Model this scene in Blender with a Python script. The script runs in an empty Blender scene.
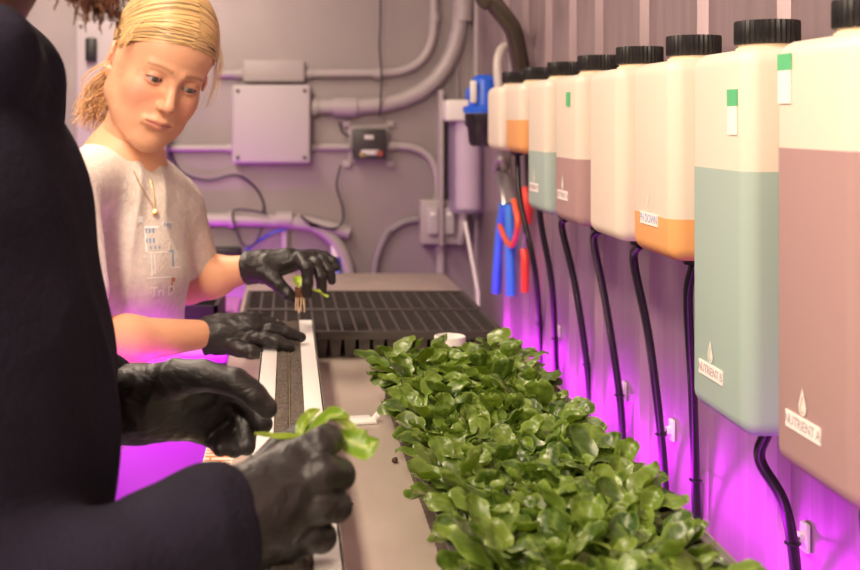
import bpy, bmesh, math, random
import numpy as np
from mathutils import Vector, Matrix, noise
from mathutils.bvhtree import BVHTree

random.seed(7)
rng = np.random.default_rng(7)
SC = bpy.context.scene
COL = SC.collection
CZ = 1.32            # camera height above the floor
FPX = 1200.0         # focal length in pixels
VX, VY = 287.0, 119.0

def P(px, py, d):
    """point seen at pixel px,py standing d metres down the room"""
    return Vector(((px - VX) / FPX * d, d, CZ - (py - VY) / FPX * d))

# ------------------------------------------------------------------ materials
def mat(name, col, rough=0.5, metal=0.0, bump=0.0, bscale=60.0, var=0.0, vscale=8.0, col2=None,
        sss=0.0, coat=0.0, emit=None, estr=0.0, attr=False, stretch=(1, 1, 1), sheen=0.0, spec=0.5, trans=0.0, rvar=0.0):
    m = bpy.data.materials.new(name); m.use_nodes = True
    nt = m.node_tree; N = nt.nodes; L = nt.links
    b = N['Principled BSDF']
    c = (*col, 1.0)
    b.inputs['Base Color'].default_value = c
    b.inputs['Roughness'].default_value = rough
    b.inputs['Metallic'].default_value = metal
    b.inputs['Specular IOR Level'].default_value = spec
    if coat: b.inputs['Coat Weight'].default_value = coat; b.inputs['Coat Roughness'].default_value = 0.15
    if sheen: b.inputs['Sheen Weight'].default_value = sheen
    if sss:
        b.inputs['Subsurface Weight'].default_value = sss
        b.inputs['Subsurface Radius'].default_value = (0.012, 0.005, 0.003)
        b.inputs['Subsurface Scale'].default_value = 1.0
    if trans: b.inputs['Transmission Weight'].default_value = trans
    if emit: b.inputs['Emission Color'].default_value = (*emit, 1); b.inputs['Emission Strength'].default_value = estr
    tc = N.new('ShaderNodeTexCoord'); mp = N.new('ShaderNodeMapping')
    mp.inputs['Scale'].default_value = stretch
    L.new(tc.outputs['Object'], mp.inputs['Vector'])
    colsrc = None
    if attr:
        a = N.new('ShaderNodeAttribute'); a.attribute_name = 'Col'; colsrc = a.outputs['Color']
    if var or col2:
        n = N.new('ShaderNodeTexNoise'); n.inputs['Scale'].default_value = vscale; n.inputs['Detail'].default_value = 5
        L.new(mp.outputs[0], n.inputs['Vector'])
        mx = N.new('ShaderNodeMix'); mx.data_type = 'RGBA'
        d = col2 if col2 else tuple(x * (1 - var) for x in col)
        rp = N.new('ShaderNodeValToRGB'); rp.color_ramp.elements[0].position = 0.35; rp.color_ramp.elements[1].position = 0.68
        L.new(n.outputs['Fac'], rp.inputs['Fac']); L.new(rp.outputs['Color'], mx.inputs[0])
        if attr:
            L.new(colsrc, mx.inputs[6])
            mm = N.new('ShaderNodeMix'); mm.data_type = 'RGBA'; mm.blend_type = 'MULTIPLY'; mm.inputs[0].default_value = 1
            L.new(colsrc, mm.inputs[6]); mm.inputs[7].default_value = (1 - var, 1 - var, 1 - var, 1)
            L.new(mm.outputs[2], mx.inputs[7])
        else:
            mx.inputs[6].default_value = c; mx.inputs[7].default_value = (*d, 1)
        colsrc = mx.outputs[2]
    if colsrc: L.new(colsrc, b.inputs['Base Color'])
    if bump:
        n2 = N.new('ShaderNodeTexNoise'); n2.inputs['Scale'].default_value = bscale; n2.inputs['Detail'].default_value = 4
        L.new(mp.outputs[0], n2.inputs['Vector'])
        bp = N.new('ShaderNodeBump'); bp.inputs['Strength'].default_value = bump; bp.inputs['Distance'].default_value = 0.01
        L.new(n2.outputs['Fac'], bp.inputs['Height']); L.new(bp.outputs[0], b.inputs['Normal'])
    if rvar:
        n3 = N.new('ShaderNodeTexNoise'); n3.inputs['Scale'].default_value = vscale * 2
        L.new(mp.outputs[0], n3.inputs['Vector'])
        mr = N.new('ShaderNodeMapRange'); mr.inputs[3].default_value = max(0, rough - rvar); mr.inputs[4].default_value = rough + rvar
        L.new(n3.outputs['Fac'], mr.inputs[0]); L.new(mr.outputs[0], b.inputs['Roughness'])
    return m

def shell_mat(name, col, tfac):
    """milky polyethylene: part see-through, part diffuse / translucent"""
    m = bpy.data.materials.new(name); m.use_nodes = True
    nt = m.node_tree; N = nt.nodes; L = nt.links
    b = N['Principled BSDF']; out = N['Material Output']
    b.inputs['Base Color'].default_value = (*col, 1); b.inputs['Roughness'].default_value = 0.42
    tl = N.new('ShaderNodeBsdfTranslucent'); tl.inputs[0].default_value = (*col, 1)
    tr = N.new('ShaderNodeBsdfTransparent')
    m1 = N.new('ShaderNodeMixShader'); m1.inputs[0].default_value = 0.25
    L.new(b.outputs[0], m1.inputs[1]); L.new(tl.outputs[0], m1.inputs[2])
    m2 = N.new('ShaderNodeMixShader'); m2.inputs[0].default_value = tfac
    L.new(m1.outputs[0], m2.inputs[1]); L.new(tr.outputs[0], m2.inputs[2])
    L.new(m2.outputs[0], out.inputs['Surface'])
    return m

# ------------------------------------------------------------------ object helpers
def link(name, me, m=None, parent=None, smooth=True):
    o = bpy.data.objects.new(name, me); COL.objects.link(o)
    if m is not None: me.materials.append(m)
    if smooth: me.polygons.foreach_set('use_smooth', [True] * len(me.polygons))
    if parent is not None:
        o.parent = parent
        o.matrix_parent_inverse = Matrix.Translation(parent.location).inverted()
    return o

def mesh_obj(name, verts, faces, m=None, parent=None, smooth=True, col=None):
    me = bpy.data.meshes.new(name)
    me.from_pydata([tuple(map(float, v)) for v in verts], [], [tuple(map(int, f)) for f in faces]); me.update()
    if col is not None:
        a = me.color_attributes.new('Col', 'FLOAT_COLOR', 'POINT')
        c = np.ones((len(verts), 4), np.float32); c[:, :3] = col
        a.data.foreach_set('color', c.ravel())
    return link(name, me, m, parent, smooth)

def tag(o, label=None, cat=None, group=None, kind=None):
    if label: o['label'] = label
    if cat: o['category'] = cat
    if group: o['group'] = group
    if kind: o['kind'] = kind
    return o

def thing(name, loc, label, cat, group=None):
    o = bpy.data.objects.new(name, None); COL.objects.link(o); o.location = loc
    o.empty_display_size = 0.05
    return tag(o, label, cat, group)

class MB:
    """collects shapes, builds one mesh object"""
    def __init__(s): s.v = []; s.f = []
    def add(s, v, f):
        n = len(s.v); s.v += [tuple(x) for x in v]; s.f += [tuple(i + n for i in q) for q in f]; return s
    def from_bm(s, bm):
        bm.verts.index_update()
        s.add([v.co[:] for v in bm.verts], [[v.index for v in f.verts] for f in bm.faces]); bm.free(); return s
    def box(s, lo, hi, r=0.0, seg=2, M=None):
        bm = bmesh.new(); bmesh.ops.create_cube(bm, size=1)
        lo = Vector(lo); hi = Vector(hi); c = (lo + hi) / 2; d = hi - lo
        for v in bm.verts: v.co = Vector((v.co.x * d.x, v.co.y * d.y, v.co.z * d.z)) + c
        if r: bmesh.ops.bevel(bm, geom=bm.edges[:], offset=min(r, min(d) * .49), segments=seg, profile=0.5, affect='EDGES', clamp_overlap=True)
        if M is not None: bmesh.ops.transform(bm, matrix=M, verts=bm.verts[:])
        return s.from_bm(bm)
    def tube(s, pts, r, n=10, caps=True, closed=False, flat=1.0):
        pts = [Vector(p) for p in pts]; rs = r if hasattr(r, '__len__') else [r] * len(pts)
        base = len(s.v); K = len(pts); up = None
        for i, p in enumerate(pts):
            a = pts[max(i - 1, 0)] if not closed else pts[(i - 1) % K]
            b = pts[min(i + 1, K - 1)] if not closed else pts[(i + 1) % K]
            t = (b - a).normalized()
            if up is None:
                up = Vector((0, 0, 1)) if abs(t.z) < .9 else Vector((1, 0, 0))
            u = (up - t * up.dot(t)).normalized(); w = t.cross(u); up = u
            for k in range(n):
                an = 2 * math.pi * k / n
                s.v.append(tuple(p + (u * math.cos(an) * flat + w * math.sin(an)) * rs[i]))
        for i in range(K if closed else K - 1):
            j = (i + 1) % K
            for k in range(n):
                k2 = (k + 1) % n
                s.f.append((base + i * n + k, base + i * n + k2, base + j * n + k2, base + j * n + k))
        if caps and not closed:
            s.f.append(tuple(base + k for k in range(n))[::-1]); s.f.append(tuple(base + (K - 1) * n + k for k in range(n)))
        return s
    def lathe(s, prof, n=32, M=None, ridge=0.0):
        """prof: list of (r,z)"""
        base = len(s.v); M = M or Matrix()
        for (r, z) in prof:
            for k in range(n):
                rr = r + (ridge if (k % 2 and r > ridge * 3) else 0)
                a = 2 * math.pi * k / n
                s.v.append(tuple(M @ Vector((rr * math.cos(a), rr * math.sin(a), z))))
        for i in range(len(prof) - 1):
            for k in range(n):
                k2 = (k + 1) % n
                s.f.append((base + i * n + k, base + i * n + k2, base + (i + 1) * n + k2, base + (i + 1) * n + k))
        s.f.append(tuple(base + k for k in range(n))[::-1]); s.f.append(tuple(base + (len(prof) - 1) * n + k for k in range(n)))
        return s
    def build(s, name, m=None, parent=None, smooth=False, auto=True):
        o = mesh_obj(name, s.v, s.f, m, parent, smooth=smooth)
        bm = bmesh.new(); bm.from_mesh(o.data); bmesh.ops.recalc_face_normals(bm, faces=bm.faces[:])
        if auto:
            for f in bm.faces: f.smooth = True
            for e in bm.edges:
                if len(e.link_faces) == 2 and e.calc_face_angle() > math.radians(38): e.smooth = False
        bm.to_mesh(o.data); bm.free()
        return o

def spline(pts, n=8):
    """Catmull-Rom through points"""
    pts = [Vector(p) for p in pts]; out = []
    Q = [pts[0] * 2 - pts[1]] + pts + [pts[-1] * 2 - pts[-2]]
    for i in range(1, len(Q) - 2):
        p0, p1, p2, p3 = Q[i - 1:i + 3]
        for k in range(n):
            t = k / n
            out.append(0.5 * ((2 * p1) + (p2 - p0) * t + (2 * p0 - 5 * p1 + 4 * p2 - p3) * t * t + (3 * p1 - p0 - 3 * p2 + p3) * t ** 3))
    out.append(pts[-1]); return out

# ------------------------------------------------------------------ SDF modelling
class Field:
    def __init__(s, lo, hi, h):
        s.lo = np.array(lo, float); s.h = h
        s.n = np.ceil((np.array(hi) - s.lo) / h).astype(int) + 1
        s.ax = [s.lo[i] + h * np.arange(s.n[i]) for i in range(3)]
        s.d = np.full(tuple(s.n), 0.06, np.float32)
    def _sl(s, lo, hi):
        a = np.clip(np.floor((np.array(lo) - s.lo) / s.h).astype(int), 0, s.n)
        b = np.clip(np.ceil((np.array(hi) - s.lo) / s.h).astype(int) + 1, 0, s.n)
        return tuple(slice(a[i], b[i]) for i in range(3))
    def _pts(s, sl):
        return [s.ax[0][sl[0]][:, None, None], s.ax[1][sl[1]][None, :, None], s.ax[2][sl[2]][None, None, :]]
    def prim(s, kind, a, k):
        mg = k + 4 * s.h
        if kind == 'cone':
            A, B, ra, rb = np.array(a[0]), np.array(a[1]), a[2], a[3]
            fl = a[4] if len(a) > 4 else None
            m = max(ra, rb) * (1 if fl is None else max(1, 1 / fl[1])) + mg
            sl = s._sl(np.minimum(A, B) - m, np.maximum(A, B) + m)
            X, Y, Z = s._pts(sl); ba = B - A; L2 = max(ba @ ba, 1e-12)
            px, py, pz = X - A[0], Y - A[1], Z - A[2]
            t = np.clip((px * ba[0] + py * ba[1] + pz * ba[2]) / L2, 0, 1)
            qx, qy, qz = px - t * ba[0], py - t * ba[1], pz - t * ba[2]
            if fl is not None:      # stretch distance along an axis -> flattened section
                nx, ny, nz = fl[0]; f = fl[1]
                dt = qx * nx + qy * ny + qz * nz
                q2 = qx * qx + qy * qy + qz * qz + dt * dt * (f * f - 1)
            else: q2 = qx * qx + qy * qy + qz * qz
            d = np.sqrt(q2) - (ra + (rb - ra) * t)
            if fl is not None and fl[1] > 1: d = d / (1 + (fl[1] - 1) * .5)
        elif kind == 'ell':
            c, r = np.array(a[0]), np.array(a[1])
            R = np.array(a[2]) if len(a) > 2 else np.eye(3)   # rows = local axes
            m = max(r) + mg; sl = s._sl(c - m, c + m); X, Y, Z = s._pts(sl)
            px, py, pz = X - c[0], Y - c[1], Z - c[2]
            q = [R[i][0] * px + R[i][1] * py + R[i][2] * pz for i in range(3)]
            k0 = np.sqrt(sum((q[i] / r[i]) ** 2 for i in range(3))); k1 = np.sqrt(sum((q[i] / r[i] ** 2) ** 2 for i in range(3))) + 1e-9
            d = k0 * (k0 - 1) / k1
        elif kind == 'fn':
            lo, hi, f = a; sl = s._sl(lo, hi); X, Y, Z = s._pts(sl); d = f(X, Y, Z)
        return sl, d.astype(np.float32)
    def add(s, kind, *a, k=0.004):
        sl, d = s.prim(kind, a, k); e = s.d[sl]
        h = np.maximum(k - np.abs(e - d), 0) / k; s.d[sl] = np.minimum(e, d) - h * h * k / 4; return s
    def sub(s, kind, *a, k=0.004):
        sl, d = s.prim(kind, a, k); e = s.d[sl]; d = -d
        h = np.maximum(k - np.abs(e - d), 0) / k; s.d[sl] = np.maximum(e, d) + h * h * k / 4; return s
    def chain(s, pts, rs, k=0.004):
        for i in range(len(pts) - 1): s.add('cone', pts[i], pts[i + 1], rs[i], rs[i + 1], k=k)
        return s
    def mesh(s):
        d = s.d; n = s.n; ins = d < 0
        cs = [ins[a:n[0] - 1 + a, b:n[1] - 1 + b, c:n[2] - 1 + c] for a in (0, 1) for b in (0, 1) for c in (0, 1)]
        cnt = sum(x.astype(np.int8) for x in cs); act = (cnt > 0) & (cnt < 8)
        idx = np.full(act.shape, -1, int); I = np.argwhere(act); idx[act] = np.arange(len(I))
        acc = np.zeros((len(I), 3)); w = np.zeros(len(I))
        co = [(a, b, c) for a in (0, 1) for b in (0, 1) for c in (0, 1)]
        for i in range(8):
            for j in range(i + 1, 8):
                df = np.abs(np.subtract(co[i], co[j]))
                if df.sum() != 1: continue
                p, q = I + co[i], I + co[j]
                dp = d[p[:, 0], p[:, 1], p[:, 2]]; dq = d[q[:, 0], q[:, 1], q[:, 2]]
                m = (dp < 0) != (dq < 0)
                t = np.where(m, dp / np.where(m, dp - dq, 1), 0)
                acc += m[:, None] * (np.array(co[i]) + t[:, None] * (np.subtract(co[j], co[i]))); w += m
        V = s.lo + s.h * (I + acc / w[:, None])
        Fs = []
        for ax in range(3):
            o1, o2 = (ax + 1) % 3, (ax + 2) % 3
            sl0 = [slice(1, n[k] - 1) for k in range(3)]; sl0[ax] = slice(0, n[ax] - 1)
            sl1 = list(sl0); sl1[ax] = slice(1, n[ax])
            A, B = ins[tuple(sl0)], ins[tuple(sl1)]
            E = np.argwhere(A != B); off = np.array([1, 1, 1]); off[ax] = 0; G = E + off
            fl = A[E[:, 0], E[:, 1], E[:, 2]]
            e1 = np.zeros(3, int); e1[o1] = 1; e2 = np.zeros(3, int); e2[o2] = 1
            c = [G - e1 - e2, G - e2, G, G - e1]
            q = np.stack([idx[x[:, 0], x[:, 1], x[:, 2]] for x in c], 1)
            q = np.where(fl[:, None], q, q[:, ::-1]); q = q[(q >= 0).all(1)]; Fs.append(q)
        return V, np.concatenate(Fs)

def smooth_mesh(V, F, it=2, lam=0.5):
    E = np.concatenate([F[:, [i, (i + 1) % 4]] for i in range(4)]); E = np.concatenate([E, E[:, ::-1]])
    deg = np.bincount(E[:, 0], minlength=len(V))[:, None]
    for _ in range(it):
        S = np.stack([np.bincount(E[:, 0], V[E[:, 1], k], minlength=len(V)) for k in range(3)], 1) / np.maximum(deg, 1)
        V = V + lam * (S - V)
    return V

def vnormals(V, F):
    n = np.cross(V[F[:, 2]] - V[F[:, 0]], V[F[:, 3]] - V[F[:, 1]])
    N = np.stack([sum(np.bincount(F[:, c], n[:, k], minlength=len(V)) for c in range(4)) for k in range(3)], 1)
    return N / (np.linalg.norm(N, axis=1, keepdims=True) + 1e-12)

def wrinkle(V, F, amp, scale, seed=0.0, ridged=True, stretch=(1, 1, 1), mask=None):
    N = vnormals(V, F); out = V.copy()
    st = np.array(stretch)
    for i in range(len(V)):
        q = Vector(V[i] * st * scale) + Vector((seed, seed * 1.7, -seed))
        w = noise.noise_vector(q * .6) * .8
        a = noise.noise(q + w)
        v = (1 - 2.2 * abs(a)) if ridged else a
        b = noise.noise((q + w) * 2.1) * .35
        m = amp * (v + b) * (1 if mask is None else mask(V[i]))
        out[i] = V[i] + N[i] * m
    return out
# ------------------------------------------------------------------ camera
cam = bpy.data.cameras.new('camera'); cam.sensor_width = 36; cam.lens = FPX / 860 * 36
cam.shift_x = (430 - VX) / 860; cam.shift_y = -(285 - VY) / 860
cam.clip_start = 0.02; cam.dof.use_dof = True; cam.dof.focus_distance = 1.42; cam.dof.aperture_fstop = 6.3
co = bpy.data.objects.new('camera', cam); COL.objects.link(co); co.location = (0, 0, CZ); co.rotation_euler = (math.pi / 2, 0, 0)
SC.camera = co
SC.view_settings.view_transform = 'Standard'; SC.view_settings.look = 'None'; SC.view_settings.gamma = 1
SC.view_settings.exposure = 0.2
w = bpy.data.worlds.new('world'); SC.world = w; w.use_nodes = True
w.node_tree.nodes['Background'].inputs[0].default_value = (.5, .4, .42, 1); w.node_tree.nodes['Background'].inputs[1].default_value = 0.1

XL, XR, YN, YB, ZT = -1.72, 0.57, -1.6, 3.62, 2.40

m_wall = mat('brushed_wall_sheet', (.34, .26, .28), .34, .45, bump=.05, bscale=14, var=.16, vscale=5, stretch=(1, 6, .7), rvar=.08)
m_wallb = mat('galvanised_back_sheet', (.335, .295, .30), .38, .35, bump=.06, bscale=9, var=.2, vscale=2.6, rvar=.1)
m_ceil = mat('ceiling_panel_white', (.7, .68, .66), .5)
m_floor = mat('floor_plate', (.35, .33, .34), .4, .3, bump=.1, bscale=40)
m_dark = mat('black_plastic', (.012, .011, .012), .42, bump=.03)
m_steel = mat('stainless_table', (.74, .63, .53), .38, .65, bump=.03, bscale=30, var=.22, vscale=9, rvar=.12, stretch=(1, .5, 1))
m_pvc = mat('grey_pvc_conduit', (.40, .36, .36), .42)
m_box = mat('grey_junction_plastic', (.46, .42, .44), .5, bump=.02)
m_white = mat('white_plastic', (.82, .80, .76), .4)
m_screw = mat('dark_screw', (.08, .07, .07), .4, .6)

def quad(name, pts, m, kind='structure'):
    return tag(mesh_obj(name, pts, [(0, 1, 2, 3)], m, smooth=False), kind=kind)

def slab(name, lo, hi, m, r=0):
    return tag(MB().box(lo, hi, r).build(name, m), kind='structure')
slab('floor', (XL - .05, YN - .05, -.05), (XR + .05, YB + .05, 0), m_floor)
slab('ceiling', (XL - .05, YN - .05, ZT), (XR + .05, YB + .05, ZT + .05), m_ceil)
slab('wall_back', (XL, YB, 0), (XR, YB + .05, ZT), m_wallb)
slab('wall_left', (XL - .05, YN, 0), (XL, YB, ZT), m_wall)
slab('wall_front', (XL, YN - .05, 0), (XR, YN, ZT), m_wall)
# right wall: pressed sheet with narrow raised ribs
ys = []
y = YN
ribs = [684 / (p - VX) for p in (508, 527, 550, 574, 600, 645, 703, 783)] + [1.16, .88, .6, .32, .04, -.24, -.52, -.8, -1.08, -1.36]
prof = [(YN, XR)]
for yc in sorted(ribs):
    prof += [(yc - .022, XR), (yc - .015, XR - .013), (yc + .015, XR - .013), (yc + .022, XR)]
prof.append((YB, XR))
v = []; f = []
for (yy, xx) in prof: v += [(xx, yy, 0), (xx, yy, ZT), (XR + .05, yy, ZT), (XR + .05, yy, 0)]
for i in range(len(prof) - 1):
    a, b = i * 4, i * 4 + 4
    for k in range(4): f.append((a + k, a + (k + 1) % 4, b + (k + 1) % 4, b + k))
f.append((0, 1, 2, 3)); f.append(tuple(len(v) - 4 + k for k in range(4))[::-1])
mb = MB(); mb.v = v; mb.f = f
tag(mb.build('wall_right', m_wall, auto=False), kind='structure')
# corner post and back-wall seam trims
slab('trim_1', (XR - .012, YB - .05, 0), (XR, YB, ZT), m_pvc, .002)
slab('trim_2', (.505, YB - .012, 1.05), (.517, YB, ZT), m_wallb)
slab('trim_3', (XR - .026, .90, 1.24), (XR - .008, 2.72, 1.28), m_pvc, .002)

# ------------------------------------------------------------------ lamps
def area(name, loc, rot, sx, sy, power, col, spread=180):
    l = bpy.data.lights.new(name, 'AREA'); l.shape = 'RECTANGLE'; l.size = sx; l.size_y = sy; l.energy = power; l.color = col
    l.spread = math.radians(spread)
    o = bpy.data.objects.new(name, l); COL.objects.link(o); o.location = loc; o.rotation_euler = rot
    return o
WARM = (1.0, .80, .62)
MAG = (.68, .0, .88)
m_lampw = mat('lit_lamp_diffuser', (.9, .85, .8), .5, emit=(1, .85, .68), estr=3)
m_lampm = mat('lit_grow_diode_strip', (.5, .1, .6), .5, emit=(.75, .05, 1), estr=6)
def ceiling_lamp(x, y, power, label):
    t = thing('ceiling_light', (x, y, ZT), label, 'ceiling light', 'ceiling lights')
    MB().box((x - .14, y - .5, ZT - .045), (x + .14, y + .5, ZT - .001), .008).build('housing', m_white, t)
    MB().box((x - .12, y - .47, ZT - .05), (x + .12, y + .47, ZT - .0455), 0).build('diffuser', m_lampw, t)
    area('ceiling_lamp', (x, y, ZT - .06), (0, 0, 0), .24, .94, power, WARM)
ceiling_lamp(-.55, -.75, 36, 'long white ceiling light over the aisle, nearest the entrance')
ceiling_lamp(-.55, .75, 40, 'long white ceiling light over the aisle, middle one')
ceiling_lamp(-.55, 2.45, 26, 'long white ceiling light over the aisle, nearest the back wall')
# large soft fill light added behind and left of the camera for frontal warmth
area('front_fill', (-1.25, -1.2, 2.0), (math.radians(58), 0, math.radians(-40)), .9, .7, 26, (1.0, .80, .61))
# magenta grow lamps
def led_bar(a, b, rot, power, label, spread=180, w=.03):
    a = Vector(a); b = Vector(b); c = (a + b) / 2
    t = thing('grow_light_bar', c, label, 'grow light', 'magenta grow light bars')
    d = (b - a).normalized(); side = d.cross(Vector((0, 0, 1))).normalized()
    MB().box(-Vector((.018, (b - a).length / 2, .012)), (.018, (b - a).length / 2, .0), .002,
             M=Matrix.Translation(c) @ Euler3(rot) @ ROT_Y(a, b)).build('housing', m_white, t)
    MB().box(-Vector((.012, (b - a).length / 2 - .01, .0135)), (.012, (b - a).length / 2 - .01, -.0125), 0,
             M=Matrix.Translation(c) @ Euler3(rot) @ ROT_Y(a, b)).build('diode_strip', m_lampm, t)
    L = area('grow_lamp', c + (Euler3(rot) @ Vector((0, 0, -.02))), rot, w, w, power, MAG, spread)
    if a.y > 3.3:
        for x in (a.x + .1, b.x - .1): MB().box((x - .012, a.y + .012, a.z - .012), (x + .012, YB - .0005, a.z + .004)).build('wall_bracket', m_pvc, t)
    if abs(d.y) > .5: L.data.size = w; L.data.size_y = (b - a).length
    else: L.data.size = (b - a).length; L.data.size_y = w
def Euler3(r):
    from mathutils import Euler
    return Euler(r).to_matrix().to_4x4()
def ROT_Y(a, b):
    d = (b - a)
    return Matrix.Identity(4) if abs(d.y) > abs(d.x) else Matrix.Rotation(math.pi / 2, 4, 'Z')
TT = CZ - .42     # table top height
# under the table, aimed up and across at the ribbed wall
led_bar((.40, .35, TT - .16), (.40, 3.15, TT - .16), (0, math.radians(-112), 0), 4.9, 'magenta grow light bar under the wall side edge of the steel table', 150)
led_bar((-.80, 3.36, .62), (-.10, 3.36, .62), (math.radians(128), 0, 0), 3.2, 'magenta grow light bar low behind the far end of the steel table', 160)
led_bar((-.087, 1.25, TT - .0545), (-.087, 2.40, TT - .0545), (0, math.radians(75), 0), 7, 'magenta grow light bar under the aisle side edge of the steel table', 170)

# ------------------------------------------------------------------ table
t = thing('work_table', (.16, 1.75, 0), 'long stainless steel work table under the tower and trays', 'table')
X0, X1, Y0, Y1 = -.104, .43, .28, 3.27
MB().box((X0, Y0, TT - .035), (X1, Y1, TT), .004).build('table_top', m_steel, t)
for x in (X0 + .05, X1 - .10):
    for y in (Y0 + .06, 1.75, Y1 - .06):
        MB().tube([(x, y, .012), (x, y, TT - .035)], .018, 14).lathe([(.024, 0), (.024, .012)], 14, Matrix.Translation((x, y, 0))).build('leg', m_steel, t)
for y in (Y0 + .06, Y1 - .06):
    MB().tube([(X0 + .05, y, .2), (X1 - .10, y, .2)], .012, 10).build('crossbar', m_steel, t)

# printed orange strip on the table edge
m_orange = mat('orange_print', (.85, .25, .06), .5)
m_paper = mat('pale_paper', (.78, .68, .60), .6)
t = thing('printed_strip', (X0 + .018, 1.45, TT), 'orange and cream printed strip stuck along aisle edge of the steel table', 'sticker strip')
MB().box((X0 + .001, 1.30, TT + .0004), (X0 + .037, 1.66, TT + .0012)).build('paper_strip', m_paper, t)
mb = MB()
for i in range(24):
    yy = 1.305 + i * .015
    mb.box((X0 + .003, yy, TT + .0013), (X0 + .035, yy + (.003 if i % 3 else .006), TT + .0017))
    mb.box((X0 + (.008 if i % 2 else .020), yy + .005, TT + .0013), (X0 + (.011 if i % 2 else .024), yy + .013, TT + .0017))
mb.build('orange_pattern', m_orange, t)

# ------------------------------------------------------------------ back-wall fittings
YW = YB
SB = YB / FPX
def W(px, py, off=0.0):
    """point on the back wall plane (off metres in front of it)"""
    d = YB - off; return Vector(((px - VX) / FPX * YB, d, CZ - (py - VY) / FPX * YB))
def bend(pts, r=40, n=8):
    """polyline in wall pixels with rounded corners"""
    out = [Vector((*pts[0], 0))]
    for i in range(1, len(pts) - 1):
        p = Vector((*pts[i], 0)); a = (Vector((*pts[i - 1], 0)) - p); b = (Vector((*pts[i + 1], 0)) - p)
        rr = min(r if not hasattr(r, '__len__') else r[i - 1], a.length * .99, b.length * .99)
        A = p + a.normalized() * rr; B = p + b.normalized() * rr
        for k in range(n + 1):
            s = k / n; q = A * (1 - s) ** 2 + p * 2 * s * (1 - s) * .55 / .5 * .91 + B * s * s
            q = A * (1 - s) ** 2 + p * 2 * s * (1 - s) + B * s * s
            out.append(q)
    out.append(Vector((*pts[-1], 0))); return out
def conduit(name, pts, r, label, cat, m=None, corner=40, couplings=(), off=None):
    off = off or r + .004
    c = [W(p.x, p.y, off) for p in bend(pts, corner)]
    t = thing(name, c[0], label, cat)
    MB().tube(c, r, 14).build('pipe', m or m_pvc, t)
    for (i, j) in couplings:
        MB().tube([W(*i, off), W(*j, off)], r * 1.28, 14).build('coupling', m or m_pvc, t)
    return t
def wallbox(name, x0, y0, x1, y1, dep, label, cat, m, r=.008, screws=True):
    a, b = W(x0, y1), W(x1, y0)
    t = thing(name, ((a.x + b.x) / 2, YB, a.z), label, cat)
    MB().box((a.x, YB - dep * .72, a.z), (b.x, YB - .001, b.z), r, 3).build('body', m, t)
    MB().box((a.x - .002, YB - dep, a.z - .002), (b.x + .002, YB - dep * .72 - .0005, b.z + .002), r, 3).build('lid', m, t)
    if screws:
        q = .016
        for x in (a.x + q, b.x - q):
            for z in (a.z + q, b.z - q):
                MB().lathe([(.0055, 0), (.0055, .003), (.003, .004)], 12, Matrix.Translation((x, YB - dep, z)) @ Matrix.Rotation(math.pi / 2, 4, 'X')).build('screw', m_screw, t)
    return t
wallbox('junction_box', 233.5, 86, 309.5, 162, .075, 'large square grey junction box with four corner screws on back wall', 'junction box', m_box, .01)
t = wallbox('conduit_body', 244, 61, 304, 82, .05, 'narrow grey conduit fitting with flat cover above the square junction box', 'conduit fitting', m_pvc, .008, False)
conduit('electrical_conduit', [(216, 74), (243, 74)], .0135, 'short grey conduit left of the narrow fitting, behind the woman\'s head', 'conduit', couplings=[((234, 74), (244, 74))])
conduit('electrical_conduit', [(304, 74), (433, 73), (434, -170)], .0135, 'thin upper grey conduit bending up to the ceiling', 'conduit', corner=50, couplings=[((304, 74), (312, 74)), ((373, 74), (380, 74)), ((434, 22), (434, 14))])
conduit('electrical_conduit', [(311, 107), (458, 106), (462, -170)], .0235, 'thick grey conduit sweeping from the junction box up to the ceiling', 'conduit', corner=100, couplings=[((311, 107), (317, 107)), ((333, 107), (356, 107)), ((461, 22), (462, 0))])
conduit('electrical_conduit', [(168, 148), (233, 148)], .0105, 'thin grey conduit running from enclosure to left side of junction box', 'conduit', couplings=[((226, 148), (233, 148))])
conduit('electrical_conduit', [(310, 147), (349, 147)], .0105, 'short grey conduit between junction box and clear relay case', 'conduit', couplings=[((310, 147), (316, 147))])
conduit('electrical_conduit', [(387, 146), (437, 146), (438, 202)], .0115, 'thin grey conduit curving down from relay case to outlet box', 'conduit', corner=38, couplings=[((387, 146), (394, 146)), ((438, 194), (438, 202))])
conduit('drain_pipe', [(120, 219), (296, 219), (349, 232), (351, 552)], .0195, 'fat grey pipe running behind the woman and curving down to the right', 'pipe', corner=60, couplings=[((229, 219), (235, 219)), ((276, 219), (292, 219))])
conduit('drain_pipe', [(285, 226), (285, 552)], .011, 'thin grey downpipe dropping below the fat grey pipe', 'pipe')
conduit('flexible_conduit', [(418, 219), (397, 220), (374, 250), (373, 552)], .0105, 'ribbed grey flexible conduit looping down from outlet box', 'conduit', m=mat('grey_flex', (.25, .23, .24), .5), corner=28)
conduit('electrical_conduit', [(440, 238), (440, 552)], .0135, 'short vertical grey conduit below the outlet box', 'conduit', couplings=[((440, 238), (440, 250))])
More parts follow.
